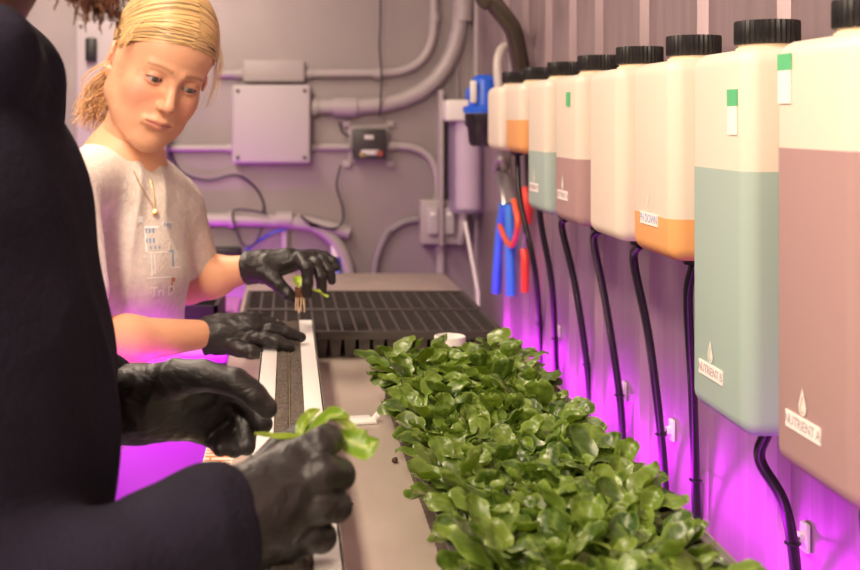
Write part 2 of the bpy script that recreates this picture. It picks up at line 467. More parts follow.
# clear relay case
t = thing('relay_case', W(368, 163), 'smoky clear plastic case with relay inside on back wall', 'electrical box')
m_smoke = shell_mat('smoky_clear_cover', (.25, .22, .23), .84)
a, b = W(348, 163), W(389, 125)
MB().box((a.x, YB - .012, a.z), (b.x, YB - .001, b.z), .004).build('back_plate', m_pvc, t)
MB().box((a.x + .012, YB - .045, a.z + .012), (b.x - .012, YB - .013, b.z - .012), .004).build('relay', m_dark, t)
MB().box((a.x + .004, YB - .07, a.z + .004), (b.x - .004, YB - .0125, b.z - .004), .008).build('cover', m_smoke, t)
for (x, y, w_, h_, c, n_) in ((368, 137, 9, 4, m_white, 'terminal_label'), (369, 152, 17, 5, m_white, 'terminal_strip'), (362, 154, 6, 4, mat('brass', (.6, .45, .12), .4, .6), 'brass_terminal'), (378, 153, 6, 5, mat('red_wire', (.6, .08, .05), .4), 'red_wire')):
    p = W(x, y); MB().box((p.x - w_ * SB / 2, YB - .05, p.z - h_ * SB / 2), (p.x + w_ * SB / 2, YB - .0455, p.z + h_ * SB / 2), .001).build(n_, c, t)
for (x, y) in ((347, 124), (390, 124), (347, 164), (390, 164)):
    p = W(x, y); MB().box((p.x - .012, YB - .016, p.z - .01), (p.x + .012, YB - .001, p.z + .01), .004).build('mounting_ear', m_pvc, t)
# outlet box with two covers
t = wallbox('outlet_box', 419, 199, 458, 242, .06, 'small grey double outlet box with two flip covers on back wall', 'outlet box', m_pvc, .006, False)
for x in (430, 446):
    p = W(x, 218); MB().box((p.x - .018, YB - .078, p.z - .045), (p.x + .018, YB - .0605, p.z + .04), .008, 3).build('flip_cover', m_box, t)
    MB().box((p.x - .008, YB - .081, p.z + .012), (p.x + .008, YB - .0785, p.z + .024), .001).build('latch', m_white, t)
# enclosure behind woman's head
t = wallbox('control_enclosure', 82, 24, 169, 167, .11, 'tall pale control enclosure on back wall behind the woman', 'electrical box', m_box, .01)
p = W(99, 52); MB().box((p.x - .02, YB - .135, p.z - .035), (p.x + .012, YB - .1105, p.z + .035), .006).build('latch_handle', m_dark, t)
t = thing('wall_fan', W(121, 5), 'round black fan on the back wall above the pale enclosure', 'fan')
Mf = Matrix.Translation(W(121, 4)) @ Matrix.Rotation(math.pi / 2, 4, 'X')
MB().lathe([(.036, .001), (.040, .02), (.036, .05), (.030, .05), (.028, .03), (.006, .03)], 28, Mf).build('housing', m_dark, t)
for k in range(5):
    MB().box((.004, -.006, .031), (.027, .006, .033), .0005, M=Mf @ Matrix.Rotation(k * 1.2566, 4, 'Z')).build('blade', m_pvc, t)
# cables on the back wall
m_cable = mat('black_cable', (.03, .025, .03), .5)
m_bluec = mat('blue_cable', (.03, .05, .55), .4)
def cable(pts, r, label, m=None, name='cable', off=.006, n=6):
    pp = spline([W(x, y, off) for (x, y) in pts], n)
    o = MB().tube(pp, r, 8).build(name, m or m_cable)
    return tag(o, label, 'cable')
cable([(170, 150), (182, 172), (208, 180), (236, 175), (256, 188), (264, 205), (262, 214)], .0035, 'thin black cable drooping left below the junction box', off=.01)
cable([(263, 226), (255, 242), (244, 243), (236, 226), (234, 210), (250, 209), (268, 213)], .003, 'black cable looped around the fat grey pipe', off=.05)
cable([(340, 165), (336, 185), (342, 207), (341, 222), (330, 227), (310, 221), (300, 214)], .003, 'thin black cable hanging below the relay case to the fat pipe', off=.05)
cable([(339, 122), (342, 132), (349, 136)], .003, 'short black cable entering left side of relay case', off=.03)
cable([(378, -80), (379, 20), (378, 45), (380, 80), (378, 116)], .0028, 'thin knotted dark wire hanging straight down across both conduits', off=.06)
cable([(235, 262), (252, 245), (272, 232), (286, 228)], .0042, 'blue cable slanting up to the fat grey pipe', m_bluec, off=.03)
t = thing('pipe_valve', W(336, 262), 'small blue valve with white cap beside the curving grey pipe', 'valve')
MB().tube([W(332, 243, .03), W(335, 256, .03)], [.006, .011], 12).build('white_cap', m_white, t)
MB().tube([W(336, 257, .03), W(337, 268, .03)], .013, 12).tube([W(333, 274, .03), W(340, 271, .03)], .016, 12).build('valve_body', m_bluec, t)
t = thing('power_supply', W(218, 256), 'flat black power supply mounted low on the back wall behind the woman\'s arm', 'power supply')
a, b = W(190, 257), W(241, 246)
MB().box((a.x, YB - .06, a.z), (b.x, YB - .001, b.z), .006, 3).build('body', m_dark, t)
# water filters
m_clear = shell_mat('clear_filter_bowl', (.52, .42, .62), .6)
m_blue = mat('blue_filter_plastic', (.02, .12, .70), .32)
m_cart = mat('white_filter_cartridge', (.85, .78, .78), .6)
c = P(464, 150, 3.52)
t = thing('clear_water_filter', (c.x, c.y, c.z), 'clear canister water filter with white cartridge in room corner', 'water filter')
cx, cy = P(464, 150, 3.52).x, 3.50; s_ = 3.52 / 1200
zt, zb = P(464, 100, 3.52).z, P(464, 212, 3.52).z
MB().box((cx - .062, cy - .05, zt - .062), (cx + .05, cy + .05, zt), .008, 3).build('head', m_white, t)
MB().lathe([(.046, zb), (.052, zb + .012), (.052, zt - .0625)], 28, Matrix.Translation((cx + .005, cy, 0))).build('clear_bowl', m_clear, t)
MB().lathe([(.036, zb + .012), (.036, zb + .11), (.034, zb + .112), (.034, zb + .116), (.036, zb + .118), (.036, zt - .066)], 24, Matrix.Translation((cx + .008, cy, 0))).build('cartridge', m_cart, t)
MB().box((cx - .07, cy + .03, zb - .1), (cx - .058, YB - .002, zt + .03), .002).build('wall_bracket', m_pvc, t)
MB().tube(spline([(cx - .005, cy, zb + .003), (cx - .006, cy, zb - .05), (cx - .01, cy + .02, zb - .09)]), .012, 10).build('outlet_elbow', m_pvc, t)
c = P(484, 140, 3.05); s_ = 3.05 / 1200
t = thing('blue_water_filter', c, 'blue headed water filter with black sump beside far end of jugs', 'water filter')
Mz = Matrix.Translation((c.x, c.y, 0)); Z = lambda py: P(484, py, 3.05).z
MB().lathe([(.052, Z(113)), (.054, Z(108)), (.054, Z(107)), (.040, Z(105.5)), (.038, Z(90)), (.034, Z(80)), (.022, Z(76)), (.018, Z(75))], 28, Mz).box((c.x + .0, c.y - .03, Z(100)), (c.x + .062, c.y + .03, Z(77)), .008).box((c.x - .045, c.y - .03, Z(100)), (c.x - .02, c.y + .03, Z(88)), .006).build('blue_head', m_blue, t)
MB().lathe([(.030, Z(146)), (.036, Z(143)), (.040, Z(128)), (.046, Z(125)), (.047, Z(113.4))], 20, Mz, ridge=.003).build('black_sump', m_dark, t)
MB().box((c.x - .040, c.y - .042, Z(103)), (c.x - .025, c.y - .032, Z(81)), .002).build('white_label', m_white, t)
MB().box((c.x + .03, c.y - .01, Z(90)), (XR - .001, c.y + .01, Z(80)), .003).build('wall_bracket', m_pvc, t)
# silver hose and dark armoured hose falling from the ceiling
m_hose = mat('dark_olive_hose', (.10, .085, .065), .22, .5)
pp = spline([P(440, -260, 2.75), P(478, -25, 2.75), P(493, 2, 2.75), P(512, 28, 2.76), P(518, 52, 2.78), P(521, 70, 2.80), P(522, 90, 2.84)], 8)
tag(MB().tube(pp, .021, 14).build('supply_hose', m_hose), 'thick shiny dark hose dropping from ceiling behind the farthest jugs', 'hose')
pp = spline([P(488, -40, 2.85), P(500, 5, 2.85), P(513, 35, 2.85), P(524, 60, 2.9)], 8)
tag(MB().tube(pp, .009, 10).build('supply_hose', mat('brass_hose', (.35, .27, .15), .3, .7)), 'thin bronze tube running alongside the thick dark hose', 'hose')
pp = spline([P(499, 92, 3.0), P(498, 62, 3.02), P(503, 48, 3.04), P(511, 50, 3.05), P(513, 70, 3.05), P(514, 90, 3.05)], 8)
tag(MB().tube(pp, .012, 12).build('looped_tube', mat('milky_tube', (.55, .50, .46), .35)), 'pale grey tube looping over the blue water filter', 'hose')
# white rod leaning in the corner
tag(MB().tube([P(465, 222, 3.45), P(478, 292, 3.35), Vector((.54, 3.30, .006))], .005, 8).build('white_rod', m_white), 'thin white rod leaning in corner below the clear filter', 'rod')
# dark crate and added tank beyond the woman, magenta glow mixed into tank colour
m_tank = mat('glow_tinted_tank', (.66, .22, .72), .35)
t = thing('storage_tank', (-.62, 3.0, 0), 'low plastic tank with magenta glow put into its colour, beside aisle edge of the table, behind the woman', 'tank')
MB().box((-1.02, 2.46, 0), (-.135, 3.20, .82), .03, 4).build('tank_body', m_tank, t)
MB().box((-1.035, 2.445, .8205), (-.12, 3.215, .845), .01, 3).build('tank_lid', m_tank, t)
t = thing('parts_crate', (-.34, 2.75, .845), 'black plastic crate of coiled tubing on the low glow-tinted tank', 'crate')
mb = MB(); cx0, cx1, cy0, cy1, cz0, cz1 = -.62, -.15, 2.6, 2.95, .8455, .915
mb.box((cx0, cy0, cz0), (cx1, cy1, cz0 + .006)); mb.box((cx0, cy0, cz0), (cx0 + .008, cy1, cz1)); mb.box((cx1 - .008, cy0, cz0), (cx1, cy1, cz1))
mb.box((cx0, cy0, cz0), (cx1, cy0 + .008, cz1)); mb.box((cx0, cy1 - .008, cz0), (cx1, cy1, cz1)); mb.build('crate_shell', m_dark, t)
m_coil = mat('violet_blue_tubing', (.12, .10, .5), .25)
for k in range(4):
    c = Vector((-.54 + k * .10, 2.77 + .03 * (k % 2), .905)); pts = [c + Vector((math.cos(a) * .05, math.sin(a) * .07, .018 * math.sin(3 * a + k) + .01)) for a in np.linspace(0, 2 * math.pi, 28)[:-1]]
    tag(MB().tube(pts, .008, 8, closed=True).build('tubing_coil', m_coil), 'glossy blue violet tubing coil in black crate', 'tubing', 'tubing coils in the black crate')

# ------------------------------------------------------------------ tools on the ribbed wall
def on_wall(px, py, off=.012):
    d = FPX * (XR - off) / (px - VX); return Vector((XR - off, d, CZ - (py - VY) / FPX * d))
m_bgrip = mat('blue_grip', (.05, .22, .85), .4); m_rgrip = mat('red_grip', (.75, .06, .04), .4); m_chrome = mat('tool_steel', (.5, .48, .48), .3, .9)
t = thing('pliers', on_wall(505, 180), 'large pliers with long blue grips hanging on the wall', 'pliers')
MB().tube([on_wall(x, y, .02) for x, y in ((500, 170), (505, 178), (509, 205))], [.012, .02, .016], 10, flat=.5).tube([on_wall(x, y, .02) for x, y in ((497, 160), (496, 172), (503, 190))], [.006, .012, .014], 10, flat=.5).build('jaw', m_chrome, t)
MB().tube(spline([on_wall(504, 205, .02), on_wall(500, 235, .02), on_wall(496, 292, .02)]), .0125, 10).build('grip', m_bgrip, t)
MB().tube(spline([on_wall(509, 205, .02), on_wall(510, 240, .02), on_wall(511, 296, .02)]), .0125, 10).build('grip', m_bgrip, t)
t = thing('pipe_cutter', on_wall(524, 200), 'red handled cutter hanging right of the blue pliers', 'pliers')
MB().tube([on_wall(523, 150, .015), on_wall(524, 190, .015)], .012, 10, flat=.5).build('blade', m_chrome, t)
MB().tube(spline([on_wall(526, 188, .02), on_wall(527, 205, .02), on_wall(526, 222, .02)]), .015, 10).build('grip', m_rgrip, t)
MB().tube(spline([on_wall(524, 250, .02), on_wall(525, 262, .02), on_wall(525, 292, .02)]), .010, 10).build('lower_grip', m_rgrip, t)
MB().tube([on_wall(525, 222, .02), on_wall(524, 250, .02)], .007, 10).build('pivot', m_chrome, t)
t = thing('small_clamp', on_wall(507, 230), 'orange red cord clip crossing the blue pliers', 'clip')
MB().tube(spline([on_wall(514, 200, .04), on_wall(518, 225, .04), on_wall(512, 245, .04), on_wall(505, 238, .04), on_wall(500, 226, .04)]), .007, 8).build('bent_wire', mat('orange_red_plastic', (.8, .12, .04), .4), t)
t = thing('wall_hook', on_wall(502, 165), 'pale plastic hook on the wall above the blue pliers', 'hook')
MB().tube(spline([on_wall(498, 178, .012), on_wall(496, 166, .03), on_wall(500, 158, .03), on_wall(505, 168, .012)]), .009, 8).build('hook_body', m_pvc, t)
# ------------------------------------------------------------------ jugs
XJ0, XJ1 = .45, .547
def milky(name, col, tf, rough=.42):
    m = shell_mat(name, col, 0.0)
    nt = m.node_tree
    for n in nt.nodes:
        if n.type == 'BSDF_PRINCIPLED': n.inputs['Roughness'].default_value = rough
    mixes = [n for n in nt.nodes if n.type == 'MIX_SHADER']
    mixes[0].inputs[0].default_value = tf
    return m
m_jug = milky('milky_jug_plastic', (.95, .87, .74), .30)
m_cap = mat('black_cap_plastic', (.012, .012, .013), .38)
m_neck = mat('jug_neck_plastic', (.86, .72, .50), .45)
m_label = mat('jug_label_white', (.88, .83, .78), .5)
m_ink = mat('label_grey_ink', (.38, .30, .33), .6)
m_bink = mat('label_blue_ink', (.30, .34, .55), .6)
m_green = mat('green_tape', (.10, .50, .22), .5)
def text_obj(name, s, size, m, M, parent, ext=.0002):
    cu = bpy.data.curves.new(name, 'FONT'); cu.body = s; cu.size = size; cu.align_x = 'CENTER'; cu.align_y = 'CENTER'; cu.extrude = ext
    cu.resolution_u = 3
    tmp = bpy.data.objects.new('tmp', cu); COL.objects.link(tmp)
    dg = bpy.context.evaluated_depsgraph_get(); dg.update()
    me = bpy.data.meshes.new_from_object(tmp.evaluated_get(dg)); bpy.data.objects.remove(tmp)
    me.transform(M); me.materials.clear(); me.name = name
    return link(name, me, m, parent, smooth=False)
def MX(y, z, x=XJ0 - .0016):
    """frame of the aisle-facing side: local x -> world -Y, local y -> up, normal -> -X"""
    return Matrix(((0, 0, -1, x), (-1, 0, 0, y), (0, 1, 0, z), (0, 0, 0, 1)))
ZTOP = CZ + .071
def jug(name, yn, yf, zb, level, liq, label, text=None, lab_z=None, tape=None, ink=None, r=.017, plain_drop=False):
    yc = (yn + yf) / 2
    t = thing(name, ((XJ0 + XJ1) / 2, yc, zb), label, 'jug', 'milky plastic jugs hung along the ribbed wall')
    body = MB().box((XJ0, yn, zb), (XJ1, yf, ZTOP), r, 5).build('jug_body', m_jug, t)
    xc = .5035
    MB().lathe([(.031, ZTOP - .002), (.031, ZTOP + .003), (.0285, ZTOP + .004), (.0285, ZTOP + .0075)], 32, Matrix.Translation((xc, yc, 0))).build('neck', m_neck, t)
    h = .5 if zb < 1.1 else .5
    MB().lathe([(.0315, ZTOP + .0067), (.0330, ZTOP + .0085), (.0330, ZTOP + .0285), (.0325, ZTOP + .0315), (.028, ZTOP + .032)], 72, Matrix.Translation((xc, yc, 0)), ridge=-.0016).build('cap', m_cap, t)
    MB().lathe([(.012, zb - .012), (.014, zb - .006), (.014, zb - .0005)], 20, Matrix.Translation((xc, yc, 0))).build('outlet', m_cap, t)
    if liq:
        q = -.0003
        bm = bmesh.new(); bmesh.ops.create_cube(bm, size=1)
        lo = Vector((XJ0 + q, yn + q, zb + q)); hi = Vector((XJ1 - q, yf - q, ZTOP + .05)); c = (lo + hi) / 2; dd = hi - lo
        for v in bm.verts: v.co = Vector((v.co.x * dd.x, v.co.y * dd.y, v.co.z * dd.z)) + c
        bmesh.ops.bevel(bm, geom=bm.edges[:], offset=r - q, segments=5, profile=.5, affect='EDGES', clamp_overlap=True)
        bmesh.ops.bisect_plane(bm, geom=bm.verts[:] + bm.edges[:] + bm.faces[:], plane_co=(0, 0, level), plane_no=(0, 0, 1), clear_outer=True)
        MB().from_bm(bm).build('liquid', milky('milky_liquid', liq, .22), t)
    if text:
        ly = yc + (.014 if text != 'PH DOWN' else .004); w_, h_ = .035, .0075
        lb = MB().box((XJ0 - .0015, ly - w_, lab_z - h_), (XJ0 - .0005, ly + w_, lab_z + h_)).build('label', m_label, t)
        lb2 = text_obj('lettering', text, .0125 if len(text) > 8 else .0145, ink or m_ink, MX(ly, lab_z), t)
        lb2.parent = lb; lb2.matrix_parent_inverse = lb.matrix_world.inverted()
        lb2.matrix_parent_inverse = Matrix.Identity(4)
        # droplet outline above the label
        pts = []
        for a in np.linspace(0, 2 * math.pi, 40, endpoint=False):
            rr = .0075
            x = rr * math.sin(a) * (1 if math.cos(a) < .2 else max(0, 1 - (math.cos(a) - .2) / .8) ** .8 * .98)
            z = -rr * math.cos(a) * -1 if math.cos(a) < .2 else rr * (.2 + (math.cos(a) - .2) / .8 * 2.1)
            pts.append((x, z))
        n = len(pts); zc = lab_z + h_ + .0095
        V = [(XJ0 - .0013, ly - p[0], zc + p[1]) for p in pts] + [(XJ0 - .0013, ly - p[0] * .62, zc + (p[1] - .001) * .68) for p in pts]
        mesh_obj('droplet_mark', V, [(k, (k + 1) % n, n + (k + 1) % n, n + k) for k in range(n)], m_label, t, smooth=False)
        V = [(XJ0 - .0010, ly - p[0] * .5, zc + (p[1] - .0012) * .52) for p in pts]
        if not plain_drop: mesh_obj('droplet_centre', V, [tuple(range(n))], mat('droplet_inner', (.80, .80, .70), .5), t, smooth=False)
    if tape:
        (ya, yb, z0, z1, z2) = tape
        MB().box((XJ0 - .0015, ya, z1), (XJ0 - .0005, yb, z2)).build('green_tape', m_green, t)
        if z0 < z1: MB().box((XJ0 - .0013, ya + .001, z0), (XJ0 - .0005, yb - .001, z1 - .0002)).build('white_tape', m_label, t)
    return t
PITCH = .2275; YF0 = 1.111   # far edge of nearest jug
DY = .160
TEAL = (.46, .60, .55); PLUM = (.52, .34, .33); ORG = (.95, .48, .18)
spec = [  # index from the nearest: bottom, level, colour, label ...
    (-.315 + .0, CZ - .026, PLUM, 'tall milky jug nearest the camera, full of plum liquid, marked NUTRIENT A', 'NUTRIENT A', CZ - .268, (1.069, 1.098, CZ + .014, CZ + .044, CZ + .059)),
    (-.315, CZ - .052, TEAL, 'tall milky jug of pale teal liquid marked NUTRIENT B, second from the camera', 'NUTRIENT B', CZ - .268, (1.197, 1.224, CZ - .016, CZ + .013, CZ + .030)),
    (-.168, CZ - .118, ORG, 'short milky jug with orange liquid at its base beside tall teal jug', 'PH DOWN', CZ - .124, None),
    (-.168, None, None, 'empty cream jug between the orange based jug and the plum jug', None, None, None),
    (-.168, CZ - .063, PLUM, 'short milky jug half full of plum liquid, left of the empty cream jug', 'NUTRIENT A', CZ - .124, (1.905, 1.93, CZ + .02, CZ + .0205, CZ + .043)),
    (-.168, CZ - .058, TEAL, 'short milky jug with pale blue green liquid, left of short plum jug', 'NUTRIENT B', CZ - .124, None),
    (-.068, CZ - .002, ORG, 'small squat jug with orange lower half near the far end of row', None, None, None),
    (-.068, None, None, 'small squat cream jug at the far end of row, beside blue filter', None, None, None),
]
JY = []
for i, (b, lv, lc, lab, tx, lz, tp) in enumerate(spec):
    yf = YF0 + i * PITCH; JY.append(yf - DY / 2)
    jug('nutrient_jug', yf - DY, yf, CZ + b, lv, lc, lab, tx, lz, tp, ink=m_bink if tx == 'PH DOWN' else None, plain_drop=(tx == 'PH DOWN'))

# ------------------------------------------------------------------ feed hoses + clips
m_hoseb = mat('black_feed_hose', (.012, .010, .014), .28)
paths = {7: [(520, 200), (535, 270), (541, 345)], 6: [(540, 215), (552, 285), (556, 360)], 5: [(562, 228), (576, 290), (589, 385)],
         4: [(594, 243), (606, 305), (621, 410)], 3: [(634, 262), (650, 345), (664, 470)], 2: [(688, 300), (693, 400), (697, 540)],
         1: [(760, 460), (786, 510), (798, 600)], 0: [(866, 520), (874, 560), (890, 640)]}
HP = {}
names = ['nearest tall plum jug', 'tall teal jug', 'orange based short jug', 'empty cream jug', 'short plum jug', 'short blue green jug', 'squat orange jug', 'farthest squat cream jug']
for i, pts in paths.items():
    yc = JY[i]; zb = CZ + spec[i][0]
    pp = [Vector((.5035, yc, zb - .0125))]
    for k, (px, py) in enumerate(pts):
        x = .5035 + (.556 - .5035) * k / (len(pts) - 1); d = FPX * x / (px - VX); d = min(d, YB - .1)
        pp.append(Vector((x, d, CZ - (py - VY) / FPX * d)))
    pp.append(pp[-1] + Vector((0, -.01, -.16)))
    HP[i] = spline(pp, 14)
    tag(MB().tube(spline(pp, 7), .0062, 12).build('feed_hose', m_hoseb), 'black feed hose dropping from the ' + names[i] + ' down the wall', 'hose', 'black feed hoses under the jugs')
clips = [(542, 317, 7), (560, 333, 6), (590, 361, 5), (626, 391, 4), (674, 430, 3), (702, 472, 2), (808, 537, 1)]
m_clip = mat('white_clip', (.85, .78, .82), .35)
for (px, py, i) in clips:
    c = on_wall(px, py, .0)
    t = thing('hose_clip', c, 'white adhesive mount with black tie beside hose of the ' + names[i], 'clip', 'white clips along the feed hoses')
    MB().box((XR - .006, c.y - .009, c.z - .016), (XR - .0005, c.y + .009, c.z + .016), .002).box((XR - .012, c.y - .006, c.z - .005), (XR - .0055, c.y + .006, c.z + .005), .0015).build('mount', m_clip, t)
    h = min(HP[i], key=lambda p: abs(p.z - c.z)); loop = [h + Vector((math.cos(a) * .0075, math.sin(a) * .0075, 0)) for a in np.linspace(0, 5.8, 12)]
    MB().tube(loop, .0014, 6, closed=True).tube([(XR - .010, c.y, c.z), (h.x + .003, h.y - .006, h.z)], .0014, 6).build('zip_tie', m_hoseb, t)

# ------------------------------------------------------------------ tower lying on the table
m_foam = mat('dark_growing_foam', (.085, .065, .05), .95, bump=.9, bscale=420, var=.6, vscale=260, col2=(.22, .18, .145))
m_wick = mat('tan_wick', (.20, .16, .10), .8, bump=.6, bscale=300)
TW = CZ - .35; ty0, ty1 = .36, 2.09
t = thing('growing_tower', (0, 1.2, TT), 'white channel growing tower with dark foam core lying along the table', 'growing tower')
tx = .003
mb = MB()
mb.box((tx - .0425, ty0, TT + .0005), (tx + .0425, ty1, TT + .004), .0008)
mb.box((tx - .0425, ty0, TT + .004), (tx - .039, ty1, TW), .0008).box((tx + .039, ty0, TT + .004), (tx + .0425, ty1, TW), .0008)
mb.box((tx - .0425, ty0, TW - .003), (tx - .018, ty1, TW), .0008).box((tx + .018, ty0, TW - .003), (tx + .0425, ty1, TW), .0008)
mb.build('white_channel', m_white, t)
for s in (-1, 1):
    mb = MB(); a = tx + (.0012 if s > 0 else -.0175); b = tx + (.0175 if s > 0 else -.0012)
    n = 260; V = []; F = []
    for k in range(n + 1):
        yy = ty0 + .004 + (ty1 - ty0 - .008) * k / n
        j = .0009
        zt_ = TW - .001 + rng.uniform(-j, j)
        V += [(a + rng.uniform(-j, j) * .5, yy, TT + .006), (a + rng.uniform(-j, j), yy, zt_ - .001), ((a + b) / 2, yy, zt_ + .0012 + rng.uniform(-j, j)), (b + rng.uniform(-j, j), yy, zt_ - .001), (b, yy, TT + .006)]
        if k:
            o = 5 * k
            for q in range(4): F.append((o - 5 + q, o - 4 + q, o + q + 1, o + q))
    mb.add(V, F); mb.f.append((0, 1, 2, 3, 4)); mb.f.append(tuple(5 * n + q for q in range(5))[::-1])
    mb.build('foam_strip', m_foam, t)
V = []; wp = [Vector((tx + rng.uniform(-.0004, .0004), ty0 + .02 + k * (ty1 - ty0 - .04) / 120, TW - .0015 + rng.uniform(0, .002))) for k in range(121)]
MB().tube(wp, .0009, 6).build('wick', m_wick, t)

# ------------------------------------------------------------------ black cell trays
def cell_tray(x0, y0, x1, y1, nx, ny, label):
    t = thing('cell_tray', ((x0 + x1) / 2, (y0 + y1) / 2, TT), label, 'seed tray', 'black cell trays')
    zt, zb = CZ - .375, TT + .001
    mb = MB(); px, py = (x1 - x0) / nx, (y1 - y0) / ny; rim = .0022
    V = []; F = []
    for i in range(nx):
        for j in range(ny):
            a, b, c, d = x0 + i * px, x0 + (i + 1) * px, y0 + j * py, y0 + (j + 1) * py
            o = len(V)
            V += [(a, c, zt), (b, c, zt), (b, d, zt), (a, d, zt)]
            V += [(a + rim, c + rim, zt), (b - rim, c + rim, zt), (b - rim, d - rim, zt), (a + rim, d - rim, zt)]
            e = .0062
            V += [(a + e, c + e, zb + .001), (b - e, c + e, zb + .001), (b - e, d - e, zb + .001), (a + e, d - e, zb + .001)]
            e2 = .0052
            if True:   # outer skin of each pot
                V += [(a + .0010, c + .0010, zt - .0015), (b - .0010, c + .0010, zt - .0015), (b - .0010, d - .0010, zt - .0015), (a + .0010, d - .0010, zt - .0015)]
                V += [(a + e2, c + e2, zb), (b - e2, c + e2, zb), (b - e2, d - e2, zb), (a + e2, d - e2, zb)]
            for k in range(4):
                k2 = (k + 1) % 4
                F.append((o + k, o + k2, o + 4 + k2, o + 4 + k)); F.append((o + 4 + k, o + 4 + k2, o + 8 + k2, o + 8 + k))
                F.append((o + 12 + k2, o + 12 + k, o + 16 + k, o + 16 + k2))
            F.append((o + 8, o + 9, o + 10, o + 11)); F.append((o + 19, o + 18, o + 17, o + 16))
    mesh_obj('cell_grid', V, F, m_tray, t, smooth=False)
    mb = MB(); L = .007; h = .012
    mb.box((x0 - L, y0 - L, zt - h), (x1 + L, y0 + .0005, zt + .0025), .001).box((x0 - L, y1 - .0005, zt - h), (x1 + L, y1 + L, zt + .0025), .001)
    mb.box((x0 - L, y0, zt - h), (x0 + .0005, y1, zt + .0025), .001).box((x1 - .0005, y0, zt - h), (x1 + L, y1, zt + .0025), .001)
    mb.build('tray_rim', m_tray, t)
    return t
m_tray = mat('black_tray_plastic', (.047, .040, .036), .45, bump=.05)
cell_tray(-.078, 2.112, .376, 2.345, 18, 8, 'black plastic cell tray nearer the tower end, its front pots showing')
cell_tray(-.078, 2.362, .376, 2.60, 18, 8, 'black plastic cell tray farther back, touching the nearer one')

# white cup, tag, crumb
cp = P(450, 362, 1.93)
t = thing('plastic_cup', (.262, 1.93, TT), 'white round plastic pot with rim behind the leafy seedlings', 'cup')
MB().lathe([(.019, TT + .0005), (.0225, TT + .058), (.025, TT + .059), (.025, TT + .071), (.023, TT + .072), (.0215, TT + .064), (.018, TT + .006)], 36, Matrix.Translation((.262, 1.93, 0)) ).build('cup_wall', m_white, t)
t = thing('plant_tag', P(358, 422, 1.66), 'small white plastic tag with upright tab lying on bare table', 'plant tag')
c = Vector((.100, 1.665, TT))
MB().box((c.x - .023, c.y - .020, TT + .0005), (c.x + .020, c.y + .018, TT + .0045), .0012, M=Matrix.Translation(c) @ Matrix.Rotation(.25, 4, 'Z') @ Matrix.Translation(-c)).build('flat_body', m_white, t)
MB().box((c.x + .010, c.y - .004, TT + .0030), (c.x + .017, c.y + .004, TT + .026), .001, M=Matrix.Translation(c) @ Matrix.Rotation(.7, 4, 'Y') @ Matrix.Translation(-c)).build('tab', m_white, t)
m_crumb = mat('soil_crumb', (.06, .035, .02), .9)
for (px, py, r_, lab) in ((395, 463, .004, 'larger dark soil crumb on the table beside the seedling tray'), (352, 505, .0015, 'tiny soil crumb on the table near the black fist')):
    c = P(px, py, .42 * 1200 / (py - VY)); bm = bmesh.new(); bmesh.ops.create_icosphere(bm, subdivisions=2, radius=r_)
    for v in bm.verts: v.co *= 1 + .25 * noise.noise(v.co * 400)
    bmesh.ops.translate(bm, verts=bm.verts[:], vec=(c.x, c.y, TT + r_ * .85))
    tag(MB().from_bm(bm).build('soil_crumb', m_crumb), lab, 'crumb')

# ------------------------------------------------------------------ planted tray
gx0, gx1, gy0, gy1 = .146, .371, .58, 1.765
t = thing('grow_tray', ((gx0 + gx1) / 2, 1.15, TT), 'long open black tray packed with leafy seedlings beside the ribbed wall', 'tray')
zr = TT + .045
mb = MB(); th = .003
mb.box((gx0, gy0, TT + .0005), (gx1, gy1, TT + .0035))
mb.box((gx0, gy0, TT + .003), (gx0 + th, gy1, zr), .0008).box((gx1 - th, gy0, TT + .003), (gx1, gy1, zr), .0008)
mb.box((gx0, gy0, TT + .003), (gx1, gy0 + th, zr), .0008).box((gx0, gy1 - th, TT + .003), (gx1, gy1, zr), .0008)
mb.build('tray_wall', m_tray, t)
mb = MB(); mb.box((gx1 - .004, gy0, zr), (gx1 + .006, gy1, zr + .003), .001).box((gx0 - .006, gy0, zr), (gx0 + .004, gy1, zr + .003), .001)
mb.build('tray_lip', mat('tray_lip_grey', (.16, .14, .14), .4), t)
mb = MB()
for k in range(74):
    yy = gy0 + .008 + k * .016; mb.box((gx0 - .0022, yy, TT + .006), (gx0 - .0002, yy + .005, zr - .002))
mb.build('side_ribs', mat('tray_rib_brown', (.10, .075, .065), .7), t)
m_soil = mat('dark_peat', (.035, .022, .014), .95, bump=.8, bscale=200, var=.5, vscale=120)
MB().box((gx0 + .0035, gy0 + .0035, TT + .004), (gx1 - .0035, gy1 - .0035, TT + .034)).build('peat', m_soil, t)

def leaf_material(name, c1, c2, rib):
    m = mat(name, c1, .36, bump=.25, bscale=55, spec=.45, coat=.12)
    nt = m.node_tree; N = nt.nodes; L = nt.links; b = N['Principled BSDF']
    uv = N.new('ShaderNodeAttribute'); uv.attribute_name = 'Col'
    L.new(uv.outputs['Color'], b.inputs['Base Color'])
    tl = N.new('ShaderNodeBsdfTranslucent'); mm = N.new('ShaderNodeMix'); mm.data_type = 'RGBA'; mm.blend_type = 'MULTIPLY'; mm.inputs[0].default_value = 1
    L.new(uv.outputs['Color'], mm.inputs[6]); mm.inputs[7].default_value = (1.6, 1.7, .6, 1); L.new(mm.outputs[2], tl.inputs[0])
    mx = N.new('ShaderNodeMixShader'); mx.inputs[0].default_value = .16
    L.new(b.outputs[0], mx.inputs[1]); L.new(tl.outputs[0], mx.inputs[2]); L.new(mx.outputs[0], N['Material Output'].inputs['Surface'])
    return m
m_leaf = leaf_material('seedling_leaf', (.12, .28, .03), (.2, .4, .05), (.5, .6, .2))
